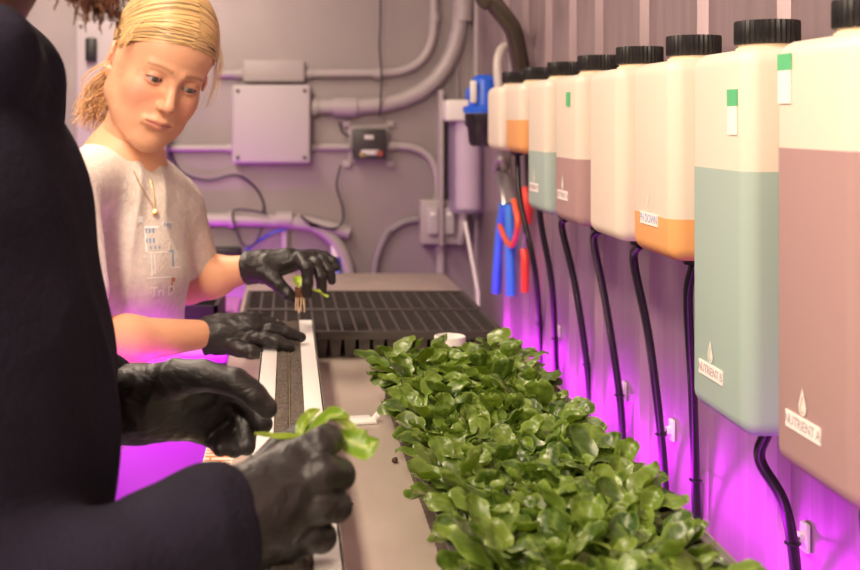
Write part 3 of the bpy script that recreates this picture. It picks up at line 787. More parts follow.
def leaf(V, F, Cc, base, az, el0, L_, Wd, stem, curl, cup, tone, twist=0.0, nu=14, nv=10):
    """spoon leaf on a petiole: el0 elevation at base (rad), curl bends it outward"""
    o = len(V); p = Vector(base); el = el0; tot = stem + L_
    hx = Vector((math.cos(az), math.sin(az), 0)); sd0 = Vector((-math.sin(az), math.cos(az), 0))
    for i in range(nu + 3):
        if i < 3: s = stem * i / 3; u = None
        else: u = math.sin((i - 3) / (nu - 1) * math.pi / 2) ** 1.0; s = stem + L_ * u
        if i: ds = s - prev; p = p + (hx * math.cos(el) + Vector((0, 0, 1)) * math.sin(el)) * ds; el -= curl * ds / tot
        prev = s
        fw = hx * math.cos(el) + Vector((0, 0, 1)) * math.sin(el); nr = sd0.cross(fw) * -1
        nr = fw.cross(sd0); nr = nr if nr.z > 0 or el > 1.4 else nr
        sd = (sd0 * math.cos(twist) + nr * math.sin(twist)).normalized(); nn = fw.cross(sd)
        w_ = .0019 if u is None else max(.0019, Wd * math.sqrt(max(0, 1 - abs((u - .60) / (.60 if u < .60 else .405)) ** 2.3)))
        for j in range(nv + 1):
            q = (j / nv) * 2 - 1
            c_ = 0 if u is None else cup
            z = -c_ * w_ * (1 - q * q) * .75 + (0 if u is None else .0011 * math.sin(u * 17 + abs(q) * 5) * (1 - abs(q)) + .0016 * math.sin(u * 11 + q * 4 + az * 3) * abs(q))
            pt = p + sd * (w_ * q) + nn * (-z if nn.z < 0 else z)
            V.append(tuple(pt))
            rib_ = (.45 if abs(q) < .1 else 0) if u is not None else 1
            side = 0
            if u is not None:
                ph = (u * 5.0 - abs(q) * 1.5) % 1.0
                side = 1.0 * max(0, 1 - abs(ph - .5) * 5) * (1 - abs(q) * .6)
            edge = 1.0 if (abs(q) > .95 or (u is not None and u > .985)) else 0
            k = min(1, rib_ * .8 + side * .30 + edge * .55)
            g = np.array(tone); lt = np.array((.26, .36, .07)); cc = g * (1 - k) + lt * k
            if u is None: cc = np.array((.50, .62, .22))
            Cc.append(cc)
    for i in range(nu + 2):
        for j in range(nv):
            a = o + i * (nv + 1) + j; F.append((a, a + 1, a + nv + 2, a + nv + 1))
def plant_mesh(seed, scale=1.0):
    r = random.Random(seed); V = []; F = []; Cc = []
    n = r.randint(8, 10); a0 = r.random() * 6.28
    for k in range(n):
        inner = k / n
        az = a0 + k * 2.4 + r.uniform(-.25, .25)
        el = 1.08 + inner * .40 + r.uniform(-.12, .12)
        Lf = (.040 - .010 * inner) * r.uniform(.82, 1.18) * scale; Wd = Lf * r.uniform(.36, .44); st = (.030 + .014 * inner) * r.uniform(.85, 1.15) * scale
        t_ = r.random(); tone = np.array((.024, .062, .008)) * (1 - t_) + np.array((.125, .190, .018)) * t_
        if inner > .7: tone = tone * .5 + np.array((.15, .24, .03)) * .5
        leaf(V, F, Cc, (r.uniform(-.003, .003), r.uniform(-.003, .003), 0), az, el, Lf, Wd, st, r.uniform(1.0, 1.9) * (1 - .3 * inner), r.choice((-.35, .5, .8, 1.0)) * r.uniform(.6, 1.1), tone, r.uniform(-.25, .25))
    return V, F, Cc
protos = []
for k in range(14):
    V, F, Cc = plant_mesh(100 + k)
    me = bpy.data.meshes.new('leafy_seedling'); me.from_pydata(V, [], F); me.update()
    a = me.color_attributes.new('Col', 'FLOAT_COLOR', 'POINT'); c = np.ones((len(V), 4), np.float32); c[:, :3] = np.array(Cc); a.data.foreach_set('color', c.ravel())
    me.materials.append(m_leaf); me.polygons.foreach_set('use_smooth', [True] * len(me.polygons)); protos.append(me)
base = bpy.data.objects.new('leafy_seedling', protos[0]); cnt = 0
NC = 5; NR = 27; ysp = (1.735 - .70) / (NR - 1)
for j in range(NR):
    for i in range(NC):
        o = base if cnt == 0 else base.copy()
        o.data = protos[rng.integers(0, 14)]
        x = .172 + i * .136 / (NC - 1) + rng.uniform(-.006, .006); y_ = .70 + j * ysp + rng.uniform(-.007, .007)
        o.location = (x, y_, TT + .033)
        lean = Matrix.Rotation(rng.uniform(-.16, .16) + (.0 if i == NC - 1 else -.08 if i == 0 else 0), 3, 'Y') @ Matrix.Rotation(rng.uniform(-.2, .2), 3, 'X') @ Matrix.Rotation(rng.uniform(0, 6.28), 3, 'Z')
        o.rotation_euler = lean.to_euler(); s = rng.uniform(.86, 1.12) * (1.10 if j > NR - 4 else 1); o.scale = (s, s, s)
        COL.objects.link(o)
        if i == 0 and j == NR - 1: lb = 'leafy green seedling at the far aisle side corner of grow tray'
        elif i == NC - 1 and j == NR - 1: lb = 'leafy green seedling at the far wall side corner of grow tray'
        elif j == NR - 1: lb = 'leafy green seedling along the far end of grow tray, by the cell trays'
        elif i == 0: lb = 'leafy green seedling leaning over the aisle side edge of grow tray'
        elif i == NC - 1: lb = 'leafy green seedling leaning over the wall side lip of grow tray'
        else: lb = 'leafy green seedling crowded in the middle of grow tray'
        tag(o, lb, 'seedling', 'leafy green seedlings in the grow tray' if lb.endswith('middle of grow tray') else ('leafy green seedlings, ' + lb[22:]))
        cnt += 1
# ------------------------------------------------------------------ people
m_skin = mat('skin', (.8, .5, .38), .48, bump=.12, bscale=260, sss=.12, attr=True)
m_glove = mat('black_nitrile', (.020, .017, .016), .46, bump=.4, bscale=34, stretch=(1, 1, 1.6), var=.3, vscale=30)
m_hood = mat('navy_hoodie_fleece', (.016, .0135, .026), .95, bump=.25, bscale=180, var=.3, vscale=12, spec=.15)
m_shirt = mat('oatmeal_tee', (.72, .64, .57), .88, bump=.35, bscale=260, var=.14, vscale=90, sheen=.1)
m_jean = mat('dark_denim', (.03, .04, .07), .85, bump=.3, bscale=300)
m_shoe = mat('dark_shoe', (.03, .03, .03), .6)
for n_ in m_glove.node_tree.nodes:
    if n_.type == 'TEX_NOISE' and n_.inputs['Scale'].default_value == 34: n_.inputs['Distortion'].default_value = 1.6; n_.inputs['Detail'].default_value = 6; n_.inputs['Scale'].default_value = 24
def arr(l): return [np.array(tuple(p), float) for p in l]

def build_field(fd, name, m, parent, wr=None, col=None, it=1, xf=None, sub=None):
    V, F = fd.mesh(); V = smooth_mesh(V, F, it)
    if wr: V = wrinkle(V, F, **wr)
    c = col(V) if col else None
    if xf is not None: V = V @ np.array(xf.to_3x3()).T + np.array(xf.translation)
    return mesh_obj(name, V, F, m, parent, True, c)

def glove(name, parent, palm, fingers, cuff, h=.0016, wr=None, label=None, pk=.012):
    """palm: list of (a,b,ra,rb) cones; fingers: list of (points, radii); cuff: (a,b,ra,rb)"""
    pts = [np.array(tuple(x)) for c in palm for x in c[:2]] + [np.array(tuple(p)) for f in fingers for p in f[0]] + [np.array(tuple(x)) for x in cuff[:2]]
    lo = np.min(pts, 0) - .05; hi = np.max(pts, 0) + .05
    fd = Field(lo, hi, h)
    for c in palm: fd.add('cone', tuple(c[0]), tuple(c[1]), c[2], c[3], k=pk)
    fd.add('cone', tuple(cuff[0]), tuple(cuff[1]), cuff[2], cuff[3], k=.012)
    for (p, r) in fingers:
        sub_ = Field(lo, hi, h); sub_.chain([tuple(q) for q in p], r, k=.0035)
        e = sub_.d; k = .0035 ; d = fd.d
        hh = np.maximum(k - np.abs(e - d), 0) / k; fd.d = np.minimum(e, d) - hh * hh * k / 4
    # open end of the cuff: slice flat
    a, b = np.array(tuple(cuff[0])), np.array(tuple(cuff[1])); n = (b - a) / np.linalg.norm(b - a)
    fd.sub('fn', fd.lo, fd.lo + fd.h * fd.n, lambda X, Y, Z: -((X - a[0]) * n[0] + (Y - a[1]) * n[1] + (Z - a[2]) * n[2]) * -1, k=.002)
    # rolled bead at the cuff edge
    V, F = fd.mesh(); V = smooth_mesh(V, F, 1)
    w_ = dict(amp=.0011, scale=42, seed=3.1, stretch=(1, 1, 1)); w_.update(wr or {})
    V = wrinkle(V, F, **w_)
    o = mesh_obj(name, V, F, m_glove, parent, True)
    if label: o['label'] = label
    return o

# ============================================================ woman
EYE = P(172.5, 84, 1.86)
def head_xf(eye, yaw, pitch, roll, sc=1.0, ref=(0, -.080, .004)):
    """local head: face looks along -Y, up is +Z"""
    R = Matrix.Rotation(roll, 4, 'Y') @ Matrix.Rotation(yaw, 4, 'Z') @ Matrix.Rotation(pitch, 4, 'X')
    R = R @ Matrix.Scale(sc, 4)
    return Matrix.Translation(Vector(eye) - R.to_3x3() @ Vector(ref)) @ R
HX = head_xf(EYE, math.radians(27), math.radians(13), math.radians(18), .97)
Wm = thing('person', (-.34, 2.02, 0), 'woman with tied blond hair in oatmeal t-shirt leaning over the tower', 'person', )
# ---- head mesh (local coords: x right in picture, y away from face, z up)
fd = Field((-.105, -.135, -.24), (.105, .13, .155), .0017)
A = fd.add
A('ell', (0, .018, .045), (.073, .094, .088), k=.01)
A('ell', (0, -.030, -.012), (.063, .056, .080), k=.03)
for s in (-1, 1): A('ell', (s * .030, -.040, -.066), (.028, .030, .030), k=.03)
A('ell', (0, -.038, .052), (.056, .044, .046), k=.03)
for s in (-1, 1):
    A('cone', (s * .050, -.002, -.052), (s * .016, -.062, -.097), .020, .017, k=.03)
    A('cone', (s * .058, .004, -.010), (s * .050, -.002, -.050), .014, .018, k=.03)
    A('ell', (s * .036, -.055, -.026), (.026, .024, .026), k=.02)
    A('cone', (s * .010, -.083, .021), (s * .040, -.070, .021), .007, .007, k=.012)
A('ell', (0, -.070, -.101), (.018, .017, .016), k=.018)
A('ell', (0, -.072, -.058), (.027, .019, .026), k=.02)
for s in (-1, 1):
    fd.sub('ell', (s * .031, -.094, .003), (.017, .015, .011), k=.016)
    A('ell', (s * .031, -.0715, .003), (.0150, .0140, .0130), k=.004)
A('cone', (0, -.082, .010), (0, -.104, -.028), .0062, .0088, k=.012)
A('ell', (0, -.1045, -.030), (.0090, .0080, .0078), k=.006)
for s in (-1, 1):
    A('ell', (s * .0098, -.0945, -.0335), (.0062, .0085, .0062), k=.006)
    fd.sub('ell', (s * .0052, -.1010, -.0395), (.0026, .0038, .0028), k=.002)
fd.sub('cone', (0, -.0955, -.041), (0, -.0945, -.050), .0018, .0022, k=.006)
LIPS = []
for s in (-1, 1):
    LIPS += [((s * .0235, -.0860, -.0625), (s * .0060, -.0935, -.0575), .0018, .0034), ((s * .0220, -.0860, -.0642), (0, -.0925, -.0675), .0020, .0044)]
LIPS.append(((-.006, -.0935, -.0575), (.006, -.0935, -.0575), .0034, .0034))
for L_ in LIPS: A('cone', *L_, k=.011)
for s in (-1, 1): fd.sub('cone', (s * .0230, -.0915, -.0634), (0, -.1035, -.0622), .0006, .0010, k=.0040)
fd.sub('ell', (0, -.095, -.080), (.016, .007, .0055), k=.008)
# eye openings
for s in (-1, 1):
    def eyecut(X, Y, Z, s=s):
        return np.maximum(np.sqrt(((X - s * .031) / .0130) ** 2 + ((Z - .0025) / .0042) ** 2) * .0042 - .0042, Y + .066) + 0 * (X + Y + Z)
    fd.sub('fn', (s * .031 - .018, -.13, -.012), (s * .031 + .018, -.05, .018), eyecut, k=.0012)
# ears
for s in (-1, 1):
    for i in range(9):
        t0, t1 = [math.radians(-65 + (j / 9) * 250) for j in (i, i + 1)]
        q = lambda t: (s * (.083 - .004 * math.cos(t)), .016 + .0145 * (-math.cos(t)) * -1, -.006 + .024 * math.sin(t))
        A('cone', q(t0), q(t1), .0032, .0032, k=.003)
    A('ell', (s * .0765, .014, -.008), (.0045, .013, .022), k=.005)
    A('cone', (s * .080, .004, -.024), (s * .079, .006, -.032), .0048, .0042, k=.005)
# neck
HI = HX.inverted()
nb = HI @ P(121, 158, 1.97)
A('cone', (0, .020, -.045), tuple(nb), .044, .050, k=.03)
EYES = [(-.031, -.0695, .003), (.031, -.0695, .003)]
def seg_d(V, a, b):
    a = np.array(a); b = np.array(b); t = np.clip(((V - a) @ (b - a)) / ((b - a) @ (b - a)), 0, 1)[:, None]; return np.linalg.norm(V - a - t * (b - a), axis=1)
def facecol(V):
    base = np.array((.67, .35, .205)); c = np.tile(base, (len(V), 1))
    def mixc(w, col):
        nonlocal c; w = np.clip(w, 0, 1)[:, None]; c = c * (1 - w) + np.array(col) * w
    for s in (-1, 1):
        mixc(.55 * np.exp(-(np.linalg.norm((V - (s * .042, -.07, -.030)) / (.024, .03, .022), axis=1)) ** 2), (.74, .27, .20))
        mixc(.8 * np.exp(-(np.linalg.norm(V - (s * .078, .004, 0), axis=1) / .022) ** 4), (.78, .36, .25))
    mixc(.35 * np.exp(-(np.linalg.norm(V - (0, -.105, -.032), axis=1) / .012) ** 2), (.76, .30, .22))
    tt = np.clip(1 - (V[:, 0] / .0240) ** 2, 0, 1); zz = V[:, 2] + .0624
    bow = .0072 * tt ** .7 - .0012 * np.exp(-(V[:, 0] / .004) ** 2)
    inside = np.clip((bow - zz) / .0012, 0, 1) * np.clip((zz + .0092 * tt ** .8) / .0014, 0, 1) * (V[:, 1] < -.078) * (tt > 0)
    mixc(inside * .85, (.55, .20, .15))
    mixc(np.exp(-(zz / .0009) ** 2) * (np.abs(V[:, 0]) < .0235) * (V[:, 1] < -.078) * .85, (.22, .05, .04))
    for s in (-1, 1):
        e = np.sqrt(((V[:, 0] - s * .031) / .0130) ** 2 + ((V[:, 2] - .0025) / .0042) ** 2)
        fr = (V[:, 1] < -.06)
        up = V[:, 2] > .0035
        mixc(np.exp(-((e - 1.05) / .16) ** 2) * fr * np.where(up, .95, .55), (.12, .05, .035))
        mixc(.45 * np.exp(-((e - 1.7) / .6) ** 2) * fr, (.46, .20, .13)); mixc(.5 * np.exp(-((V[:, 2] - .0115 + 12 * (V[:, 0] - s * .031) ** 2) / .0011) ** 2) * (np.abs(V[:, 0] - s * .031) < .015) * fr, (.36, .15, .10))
        # brows
        bx = V[:, 0] * s; t = (bx - .012) / .036
        bz = .0240 + .0035 * np.sin(np.clip(t, 0, 1) * 2.4) - .003 * t
        mixc(np.exp(-((V[:, 2] - bz) / (.0036 - .0014 * np.clip(t, 0, 1))) ** 2) * (t > -.05) * (t < 1.05) * fr * .8, (.26, .12, .05))
        mixc(np.exp(-(np.linalg.norm(V - (s * .0052, -.100, -.0385), axis=1) / .003) ** 2) * .85, (.12, .03, .02))
    return c
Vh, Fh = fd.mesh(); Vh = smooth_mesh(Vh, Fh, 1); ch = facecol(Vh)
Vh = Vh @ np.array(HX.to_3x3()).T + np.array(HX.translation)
# ---- arms, chest under the shirt (same body mesh)
WL = dict(sh=P(170, 210, 2.05), el=P(188, 282, 2.11), wr=P(258, 266, 2.03))
WR = dict(sh=P(60, 195, 1.80), el=P(75, 345, 1.72), wr=P(216, 333, 1.86))
b0, b1 = P(120, 160, 1.98), P(118, 360, 2.05)
fb = Field(np.min(arr([*WL.values(), *WR.values(), b0, b1]), 0) - .12, np.max(arr([*WL.values(), *WR.values(), b0, b1]), 0) + .12, .0034)
fb.add('cone', tuple(P(122, 170, 1.98)), tuple(b1), .075, .085, k=.03)
fb.add('cone', tuple(HX @ Vector((0, .020, -.08))), tuple(P(121, 175, 1.985)), .042, .05, k=.03)
for d_ in (WL, WR):
    fb.add('cone', tuple(P(122, 185, 1.98)), tuple(d_['sh']), .05, .045, k=.03)
    fb.add('cone', tuple(d_['sh']), tuple(d_['el']), .042, .036, k=.02)
    md = d_['el'].lerp(d_['wr'], .35)
    fb.add('cone', tuple(d_['el']), tuple(md), .035, .0350, k=.02)
    fb.add('cone', tuple(md), tuple(d_['wr'].lerp(md, .20)), .0350, .0225, k=.02)
Vb, Fb = fb.mesh(); Vb = smooth_mesh(Vb, Fb, 2)
cb = np.tile(np.array((.74, .38, .22)), (len(Vb), 1))
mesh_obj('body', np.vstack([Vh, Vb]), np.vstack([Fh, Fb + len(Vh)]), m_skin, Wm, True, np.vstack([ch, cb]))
# eyes
m_eye = mat('eyeball', (.8, .8, .8), .12, attr=True, coat=.6)
def eyes(xf, centers, gaze, parent, iris=(.09, .09, .07), r=.0122):
    for c in centers:
        bm = bmesh.new(); bmesh.ops.create_uvsphere(bm, u_segments=40, v_segments=40, radius=r); M = Vector((0, 0, 1)).rotation_difference(Vector(gaze)).to_matrix().to_4x4()
        V = np.array([(xf @ (Vector(c) + M @ v.co))[:] for v in bm.verts]); Cc = []
        for v in bm.verts:
            a = math.degrees(math.acos(max(-1, min(1, v.co.z / r))))
            Cc.append((.01, .01, .01) if a < 10 else iris if a < 25 else (.06, .05, .04) if a < 29 else (.48, .39, .35))
        F = [[v.index for v in f.verts] for f in bm.faces]; bm.free()
        mesh_obj('eye', V, F, m_eye, parent, True, np.array(Cc))
eyes(HX, EYES, (.10, -1, -.22), Wm)
# ---- hair
m_hair = mat('blond_hair', (.74, .45, .16), .34, attr=True, spec=.6)
HC = np.array((0, .018, .045)); HR = np.array((.0795, .103, .097))
def cap_pt(d, f=1.0):
    d = np.array(d, float); d = d / np.linalg.norm(d); return HC + HR * d * f / np.linalg.norm(d)
fh = Field((-.11, -.13, -.12), (.11, .15, .17), .0028)
fh.add('ell', tuple(HC), tuple(HR * .975))
fh.sub('fn', fh.lo, fh.lo + fh.h * fh.n, lambda X, Y, Z: Z * .95 + Y * 1.0 + np.abs(X) * 0 - .010, k=.01)
V, F = fh.mesh(); V = V @ np.array(HX.to_3x3()).T + np.array(HX.translation)
hair = thing  # placeholder name kept unused
mbh = MB(); colh = []
def bez3(ps, n):
    out = []
    for k in range(n):
        t = k / (n - 1)
        q = [np.array(p, float) for p in ps]
        while len(q) > 1: q = [q[i] * (1 - t) + q[i + 1] * t for i in range(len(q) - 1)]
        out.append(q[0])
    return out
def strand(pts, r, c):
    n0 = len(mbh.v); rs = [r * (1 - .6 * (k / (len(pts) - 1)) ** 3) for k in range(len(pts))]
    mbh.tube([HX @ Vector(p) for p in pts], rs, 5, caps=False); colh.extend([c] * (len(mbh.v) - n0))
hr = random.Random(5)
NAPE = np.array((0, .100, -.045))
for k in range(1500):
    s = -1 if k % 2 else 1; u = hr.random()
    # start on the parting line from hairline to crown
    ang = math.radians(17 + 103 * u + hr.gauss(0, 3.0) * (u < .15))
    st = (.10 + s * .0 + hr.uniform(-.02, .02), -math.cos(ang), math.sin(ang))
    if u > .9: st = (s * hr.uniform(0, .5), -math.cos(ang), math.sin(ang))
    fr = 1 - u
    mid = (s * (.95), -.66 * fr + .25 * u, .66 - .50 * fr + hr.uniform(-.06, .06) + (hr.gauss(0, .09) if fr > .8 else 0))
    mid2 = (s * 1.0, -.02 + .55 * u, -.10 + .33 * u + hr.uniform(-.12, .12))
    end = (s * .32 + hr.uniform(-.15, .15), 1.0, -.78 + hr.uniform(-.15, .15))
    lift = hr.uniform(.985, 1.05)
    ds = bez3([st, mid, mid2, end], 15)
    pts = [cap_pt(d, lift + .012 * math.sin(u * 60) * 0) for d in ds]
    b_ = hr.uniform(.75, 1.15); t_ = hr.random()
    c = np.array((.86, .58, .26)) * b_ * (1 - t_ * .45) + np.array((.42, .23, .09)) * t_ * .40
    if hr.random() < .16: c = c * .45
    if fr > .9: c = c * .82
    strand(pts, hr.uniform(.0008, .0016), c)
# low ponytail / loose hair at the nape
for k in range(260):
    s = hr.uniform(-1, 1)
    p0 = cap_pt((s * .4, .95, -.7 + hr.uniform(-.2, .1)), 1.0)
    e = np.array((-.045 + hr.uniform(-.03, .03), .105 + hr.uniform(-.03, .03), -.135 + hr.uniform(-.03, .03)))
    mid = (p0 + e) / 2 + np.array((-.01 + s * .02, .02, -.005))
    strand(bez3([p0, mid, mid + (hr.uniform(-.02, .02), 0, -.02), e], 9), hr.uniform(.0009, .0014), np.array((.72, .42, .20)) * hr.uniform(.6, 1.1))
# wisps framing the face
for k in range(44):
    s = 1 if k % 3 else -1
    p0 = cap_pt((s * hr.uniform(.1, .45), -.55, .85), 1.01)
    p1 = cap_pt((s * 1.02, -.42 + hr.uniform(-.1, .2), .45), 1.08 + hr.uniform(0, .06)); p2 = np.array((s * (.084 + hr.uniform(-.004, .012)), -.035 + hr.uniform(-.02, .02), -.005 + hr.uniform(-.03, .03)))
    strand(bez3([p0, p1, p1 * .3 + p2 * .7 + (s * .006, 0, .01), p2], 12), .0004, np.array((.85, .58, .28)))
n0 = len(mbh.v)
VV = np.vstack([np.array(mbh.v), V]); FF = list(mbh.f) + [tuple(q + n0) for q in F]
cc = np.vstack([np.array(colh), np.tile((.34, .19, .07), (len(V), 1))])
mesh_obj('hair', VV, FF, m_hair, Wm, True, cc)
# earring
c = HX @ Vector((-.085, .004, -.034)); MB().lathe([(.001, -.002), (.0025, 0), (.001, .002)], 12, Matrix.Translation(c)).build('earring', mat('gold', (.8, .5, .15), .25, 1), Wm)

# ---- t-shirt
fwd = Vector((.70, -.70, 0)); left = Vector((.70, .70, 0))
pts = arr([P(122, 150, 1.9), P(60, 460, 2.25), WL['sh'], WR['sh']])
fs = Field(np.min(pts, 0) - (.22, .25, .10), np.max(pts, 0) + (.22, .2, .10), .0042)
nrm = tuple(fwd)
C0, C1, C2, C3 = P(119, 205, 1.985), P(119, 275, 1.975), P(112, 335, 2.02), P(72, 420, 2.14)
fs.add('cone', tuple(C0 + left * -.035), tuple(C0 + left * .035), .082, .082, k=.03)
fs.add('cone', tuple(C0), tuple(C1), .094, .100, k=.04)
fs.add('cone', tuple(C1), tuple(C2), .100, .100, k=.05)
fs.add('cone', tuple(C2), tuple(C3), .100, .115, k=.05)
for s, d_ in ((1, WL), (-1, WR)):
    fs.add('cone', tuple(P(121, 172, 1.985)), tuple(d_['sh']), .050, .052, k=.03)
    fs.add('cone', tuple(d_['sh']), tuple(d_['sh'].lerp(d_['el'], .66)), .052, .055, k=.012)
    # sleeve mouth
    dr = (d_['el'] - d_['sh']).normalized(); e = d_['sh'].lerp(d_['el'], .66)
    fs.sub('cone', tuple(e + dr * .004), tuple(e + dr * .10), .047, .060, k=.004)
fs.sub('cone', tuple(P(120, 158, 1.98)), tuple(HX @ Vector((0, .0, -.05))), .052, .075, k=.004)
fs.sub('fn', fs.lo, fs.lo + fs.h * fs.n, lambda X, Y, Z: (Z - (C3.z - .03)) + 0 * (X + Y), k=.003)
def shirt_mask(p): return 1.0
V, F = fs.mesh(); V = smooth_mesh(V, F, 3)
V = wrinkle(V, F, amp=.0065, scale=10, seed=4.2, stretch=(1, 1, .45))
shirt = mesh_obj('t_shirt', V, F, m_shirt, Wm, True)
bv = BVHTree.FromPolygons([Vector(v) for v in V], [tuple(q) for q in F])
# neck rib
o_c = P(120, 158, 1.98)
# print on the chest: cast along the chest's facing direction from a flat layout
pn = (P(0, 0, 1) * 0 + Vector((.42, -.90, .06))).normalized(); pu = Vector((.90, .42, -.02)).normalized(); pv = pn.cross(pu).normalized()
PO, _, _, _ = bv.ray_cast(P(153, 240, 1.0), (P(153, 240, 2.0) - P(153, 240, 1.0)).normalized())
SPX = 1.88 / 1200
def cast(u, v, lift=.0006):
    o = PO + pu * u + pv * v + pn * .2
    h, n, _, _ = bv.ray_cast(o, -pn)
    if h is None: h = PO + pu * u + pv * v; n = pn
    return h + n * lift
def decal(name, rects, m):
    mb = MB()
    for (u0, v0, u1, v1) in rects:
        nx = max(1, int(abs(u1 - u0) / .004)); ny = max(1, int(abs(v1 - v0) / .004)); o = len(mb.v)
        for j in range(ny + 1):
            for i in range(nx + 1): mb.v.append(tuple(cast(u0 + (u1 - u0) * i / nx, v0 + (v1 - v0) * j / ny)))
        for j in range(ny):
            for i in range(nx):
                a = o + j * (nx + 1) + i; mb.f.append((a, a + 1, a + nx + 2, a + nx + 1))
    o = mesh_obj(name, mb.v, mb.f, m, shirt, True); return o
m_pw = mat('shirt_print_white', (.90, .88, .86), .6); m_pb = mat('shirt_print_blue', (.12, .30, .58), .7); m_pr = mat('shirt_print_red', (.55, .16, .10), .7)
R_ = lambda x0, y0, x1, y1: ((x0 - 153) * SPX, -(y0 - 240) * SPX, (x1 - 153) * SPX, -(y1 - 240) * SPX)
decal('print_building', [R_(144, 226, 160, 228), R_(144, 226, 146, 252), R_(147, 252, 170, 253), R_(149, 254, 150.4, 276), R_(153, 254, 154.2, 274), R_(144, 277, 174, 278.2), R_(136, 216, 143, 222), R_(165, 222, 178, 223.4), R_(172, 268, 186, 269)], m_pw)
decal('print_windows', [R_(x, y, x + 1.5, y + 5) for y in (228, 238) for x in (145, 149, 153)] + [R_(x, 246, x + 1.4, 249) for x in (149, 154, 159)] + [R_(x, y, x + 1.3, y + 5) for (x, y) in ((166, 222), (170, 223), (174, 224))] + [R_(175, 252, 176.2, 268), R_(171, 251, 176, 252.2)], m_pb)
decal('print_red_flag', [R_(174, 279, 176, 292), R_(176, 279, 179, 283)], m_pr)
def decal_text(name, s, size, cx, cy, m):
    cu = bpy.data.curves.new(name, 'FONT'); cu.body = s; cu.size = size; cu.align_x = 'LEFT'; cu.align_y = 'CENTER'; cu.resolution_u = 2; cu.extrude = 0
    tmp = bpy.data.objects.new('tmp', cu); COL.objects.link(tmp); dg = bpy.context.evaluated_depsgraph_get(); dg.update()
    me = bpy.data.meshes.new_from_object(tmp.evaluated_get(dg)); bpy.data.objects.remove(tmp)
    u0, v0 = (cx - 153) * SPX, -(cy - 240) * SPX
    for v in me.vertices: v.co = cast(u0 + v.co.x, v0 + v.co.y, .0012)
    me.materials.clear(); me.name = name; link(name, me, m, shirt, smooth=False)
decal_text('print_lettering', 'Tri D', .022, 148, 292, m_pw)
# necklace
m_gold = mat('necklace_gold', (.75, .5, .2), .3, .9)
np_ = [(121, 152), (128, 168), (140, 185), (153, 208), (154, 211)]
def on_shirt(px, py, lift):
    a = P(px, py, .5); dr = (P(px, py, 1.5) - a).normalized(); h, n, _, _ = bv.ray_cast(a, dr)
    return (h + n * lift) if h is not None else P(px, py, 1.93)
cp_ = [on_shirt(x, y, .003) for x, y in ((133, 172), (140, 186), (148, 200), (154, 210), (153, 196), (149, 180))]
ch = MB().tube(spline(cp_, 5), .0009, 6).build('necklace', m_gold, Wm)
pc = on_shirt(154, 213, .005); MB().lathe([(.001, -.002), (.005, -.001), (.005, .001), (.001, .002)], 14, Matrix.Translation(pc) @ Matrix.Rotation(1.4, 4, 'X')).build('pendant', m_gold, ch)

# ---- trousers and shoes of both people
def legs(parent, hip, feet, r0, name='trousers', m=m_jean, shoes=True, face=(1, 0)):
    p = arr([hip] + feet); f_ = Field(np.min(p, 0) - .2, np.max(p, 0) + (.2, .2, .22), .009)
    hp = np.array(tuple(hip))
    f_.add('ell', tuple(hp + (0, 0, .02)), (r0 * 1.0, r0 * 1.25, .12), k=.04)
    for i, ft in enumerate(feet):
        ft = np.array(tuple(ft)); h = hp + (0, (-.085 if i == 0 else .085), -.05); kn = (h + ft) / 2 + np.array((face[0] * .03, face[1] * .03, 0))
        f_.add('cone', tuple(h), tuple(kn), .088, .062, k=.04); f_.add('cone', tuple(kn), tuple(ft + (0, 0, .09)), .062, .050, k=.03)
    f_.sub('fn', f_.lo, f_.lo + f_.h * f_.n, lambda X, Y, Z: (Z - .075) + 0 * (X + Y), k=.004)
    build_field(f_, name, m, parent, wr=dict(amp=.005, scale=9, stretch=(1, 1, .5)), it=2)
    for ft in feet:
        c = np.array(tuple(ft)); fx = Vector((face[0], face[1], 0)).normalized()
        s_ = Field(c - (.2, .2, .0), c + (.25, .2, .15), .005)
        a = Vector(tuple(c)) - fx * .05; b = Vector(tuple(c)) + fx * .15
        s_.add('cone', (a.x, a.y, .038), (b.x, b.y, .034), .036, .032, k=.02); s_.add('cone', (a.x + fx.x * .03, a.y + fx.y * .03, .04), (c[0], c[1], .10), .036, .04, k=.03)
        s_.sub('fn', s_.lo, s_.lo + s_.h * s_.n, lambda X, Y, Z: (Z - .004) + 0 * (X + Y), k=.002)
        build_field(s_, 'shoe', m_shoe, parent, it=1)
legs(Wm, Vector((-.50, 2.20, .82)), [Vector((-.44, 2.08, 0)), Vector((-.52, 2.34, 0))], .115, face=(.9, -.4))

# ---- woman's gloves
w = WL['wr']
g = lambda x, y, d: P(x, y, d)
LH = glove('glove', Wm,
    palm=[(g(262, 266, 2.03), g(288, 259, 2.025), .0225, .017), (g(264, 266, 2.03), g(303, 259, 2.02), .021, .013), (g(266, 266, 2.035), g(312, 257, 2.045), .019, .013), (g(262, 270, 2.02), g(275, 279, 2.0), .019, .012)],
    fingers=[([g(266, 274, 2.01), g(279, 285, 1.995), g(287, 293, 1.99), g(294, 298, 1.99)], [.014, .0108, .0098, .0082]),
             ([g(299, 259, 2.01), g(307, 268, 1.985), g(308, 283, 1.98), g(307, 294, 1.985)], [.0115, .0100, .0092, .0075]),
             ([g(304, 257, 2.03), g(316, 264, 2.01), g(321, 277, 2.0), g(322, 290, 2.0)], [.0115, .0098, .0090, .0075]),
             ([g(309, 256, 2.05), g(322, 260, 2.04), g(329, 271, 2.03), g(332, 281, 2.03)], [.011, .0092, .0084, .007]),
             ([g(313, 255, 2.07), g(325, 256, 2.07), g(332, 261, 2.065), g(336, 267, 2.06)], [.010, .0082, .0074, .0064])],
    cuff=(g(247, 268, 2.045), g(264, 266, 2.03), .0285, .0240), wr=dict(amp=.0015, scale=38, seed=1.0))
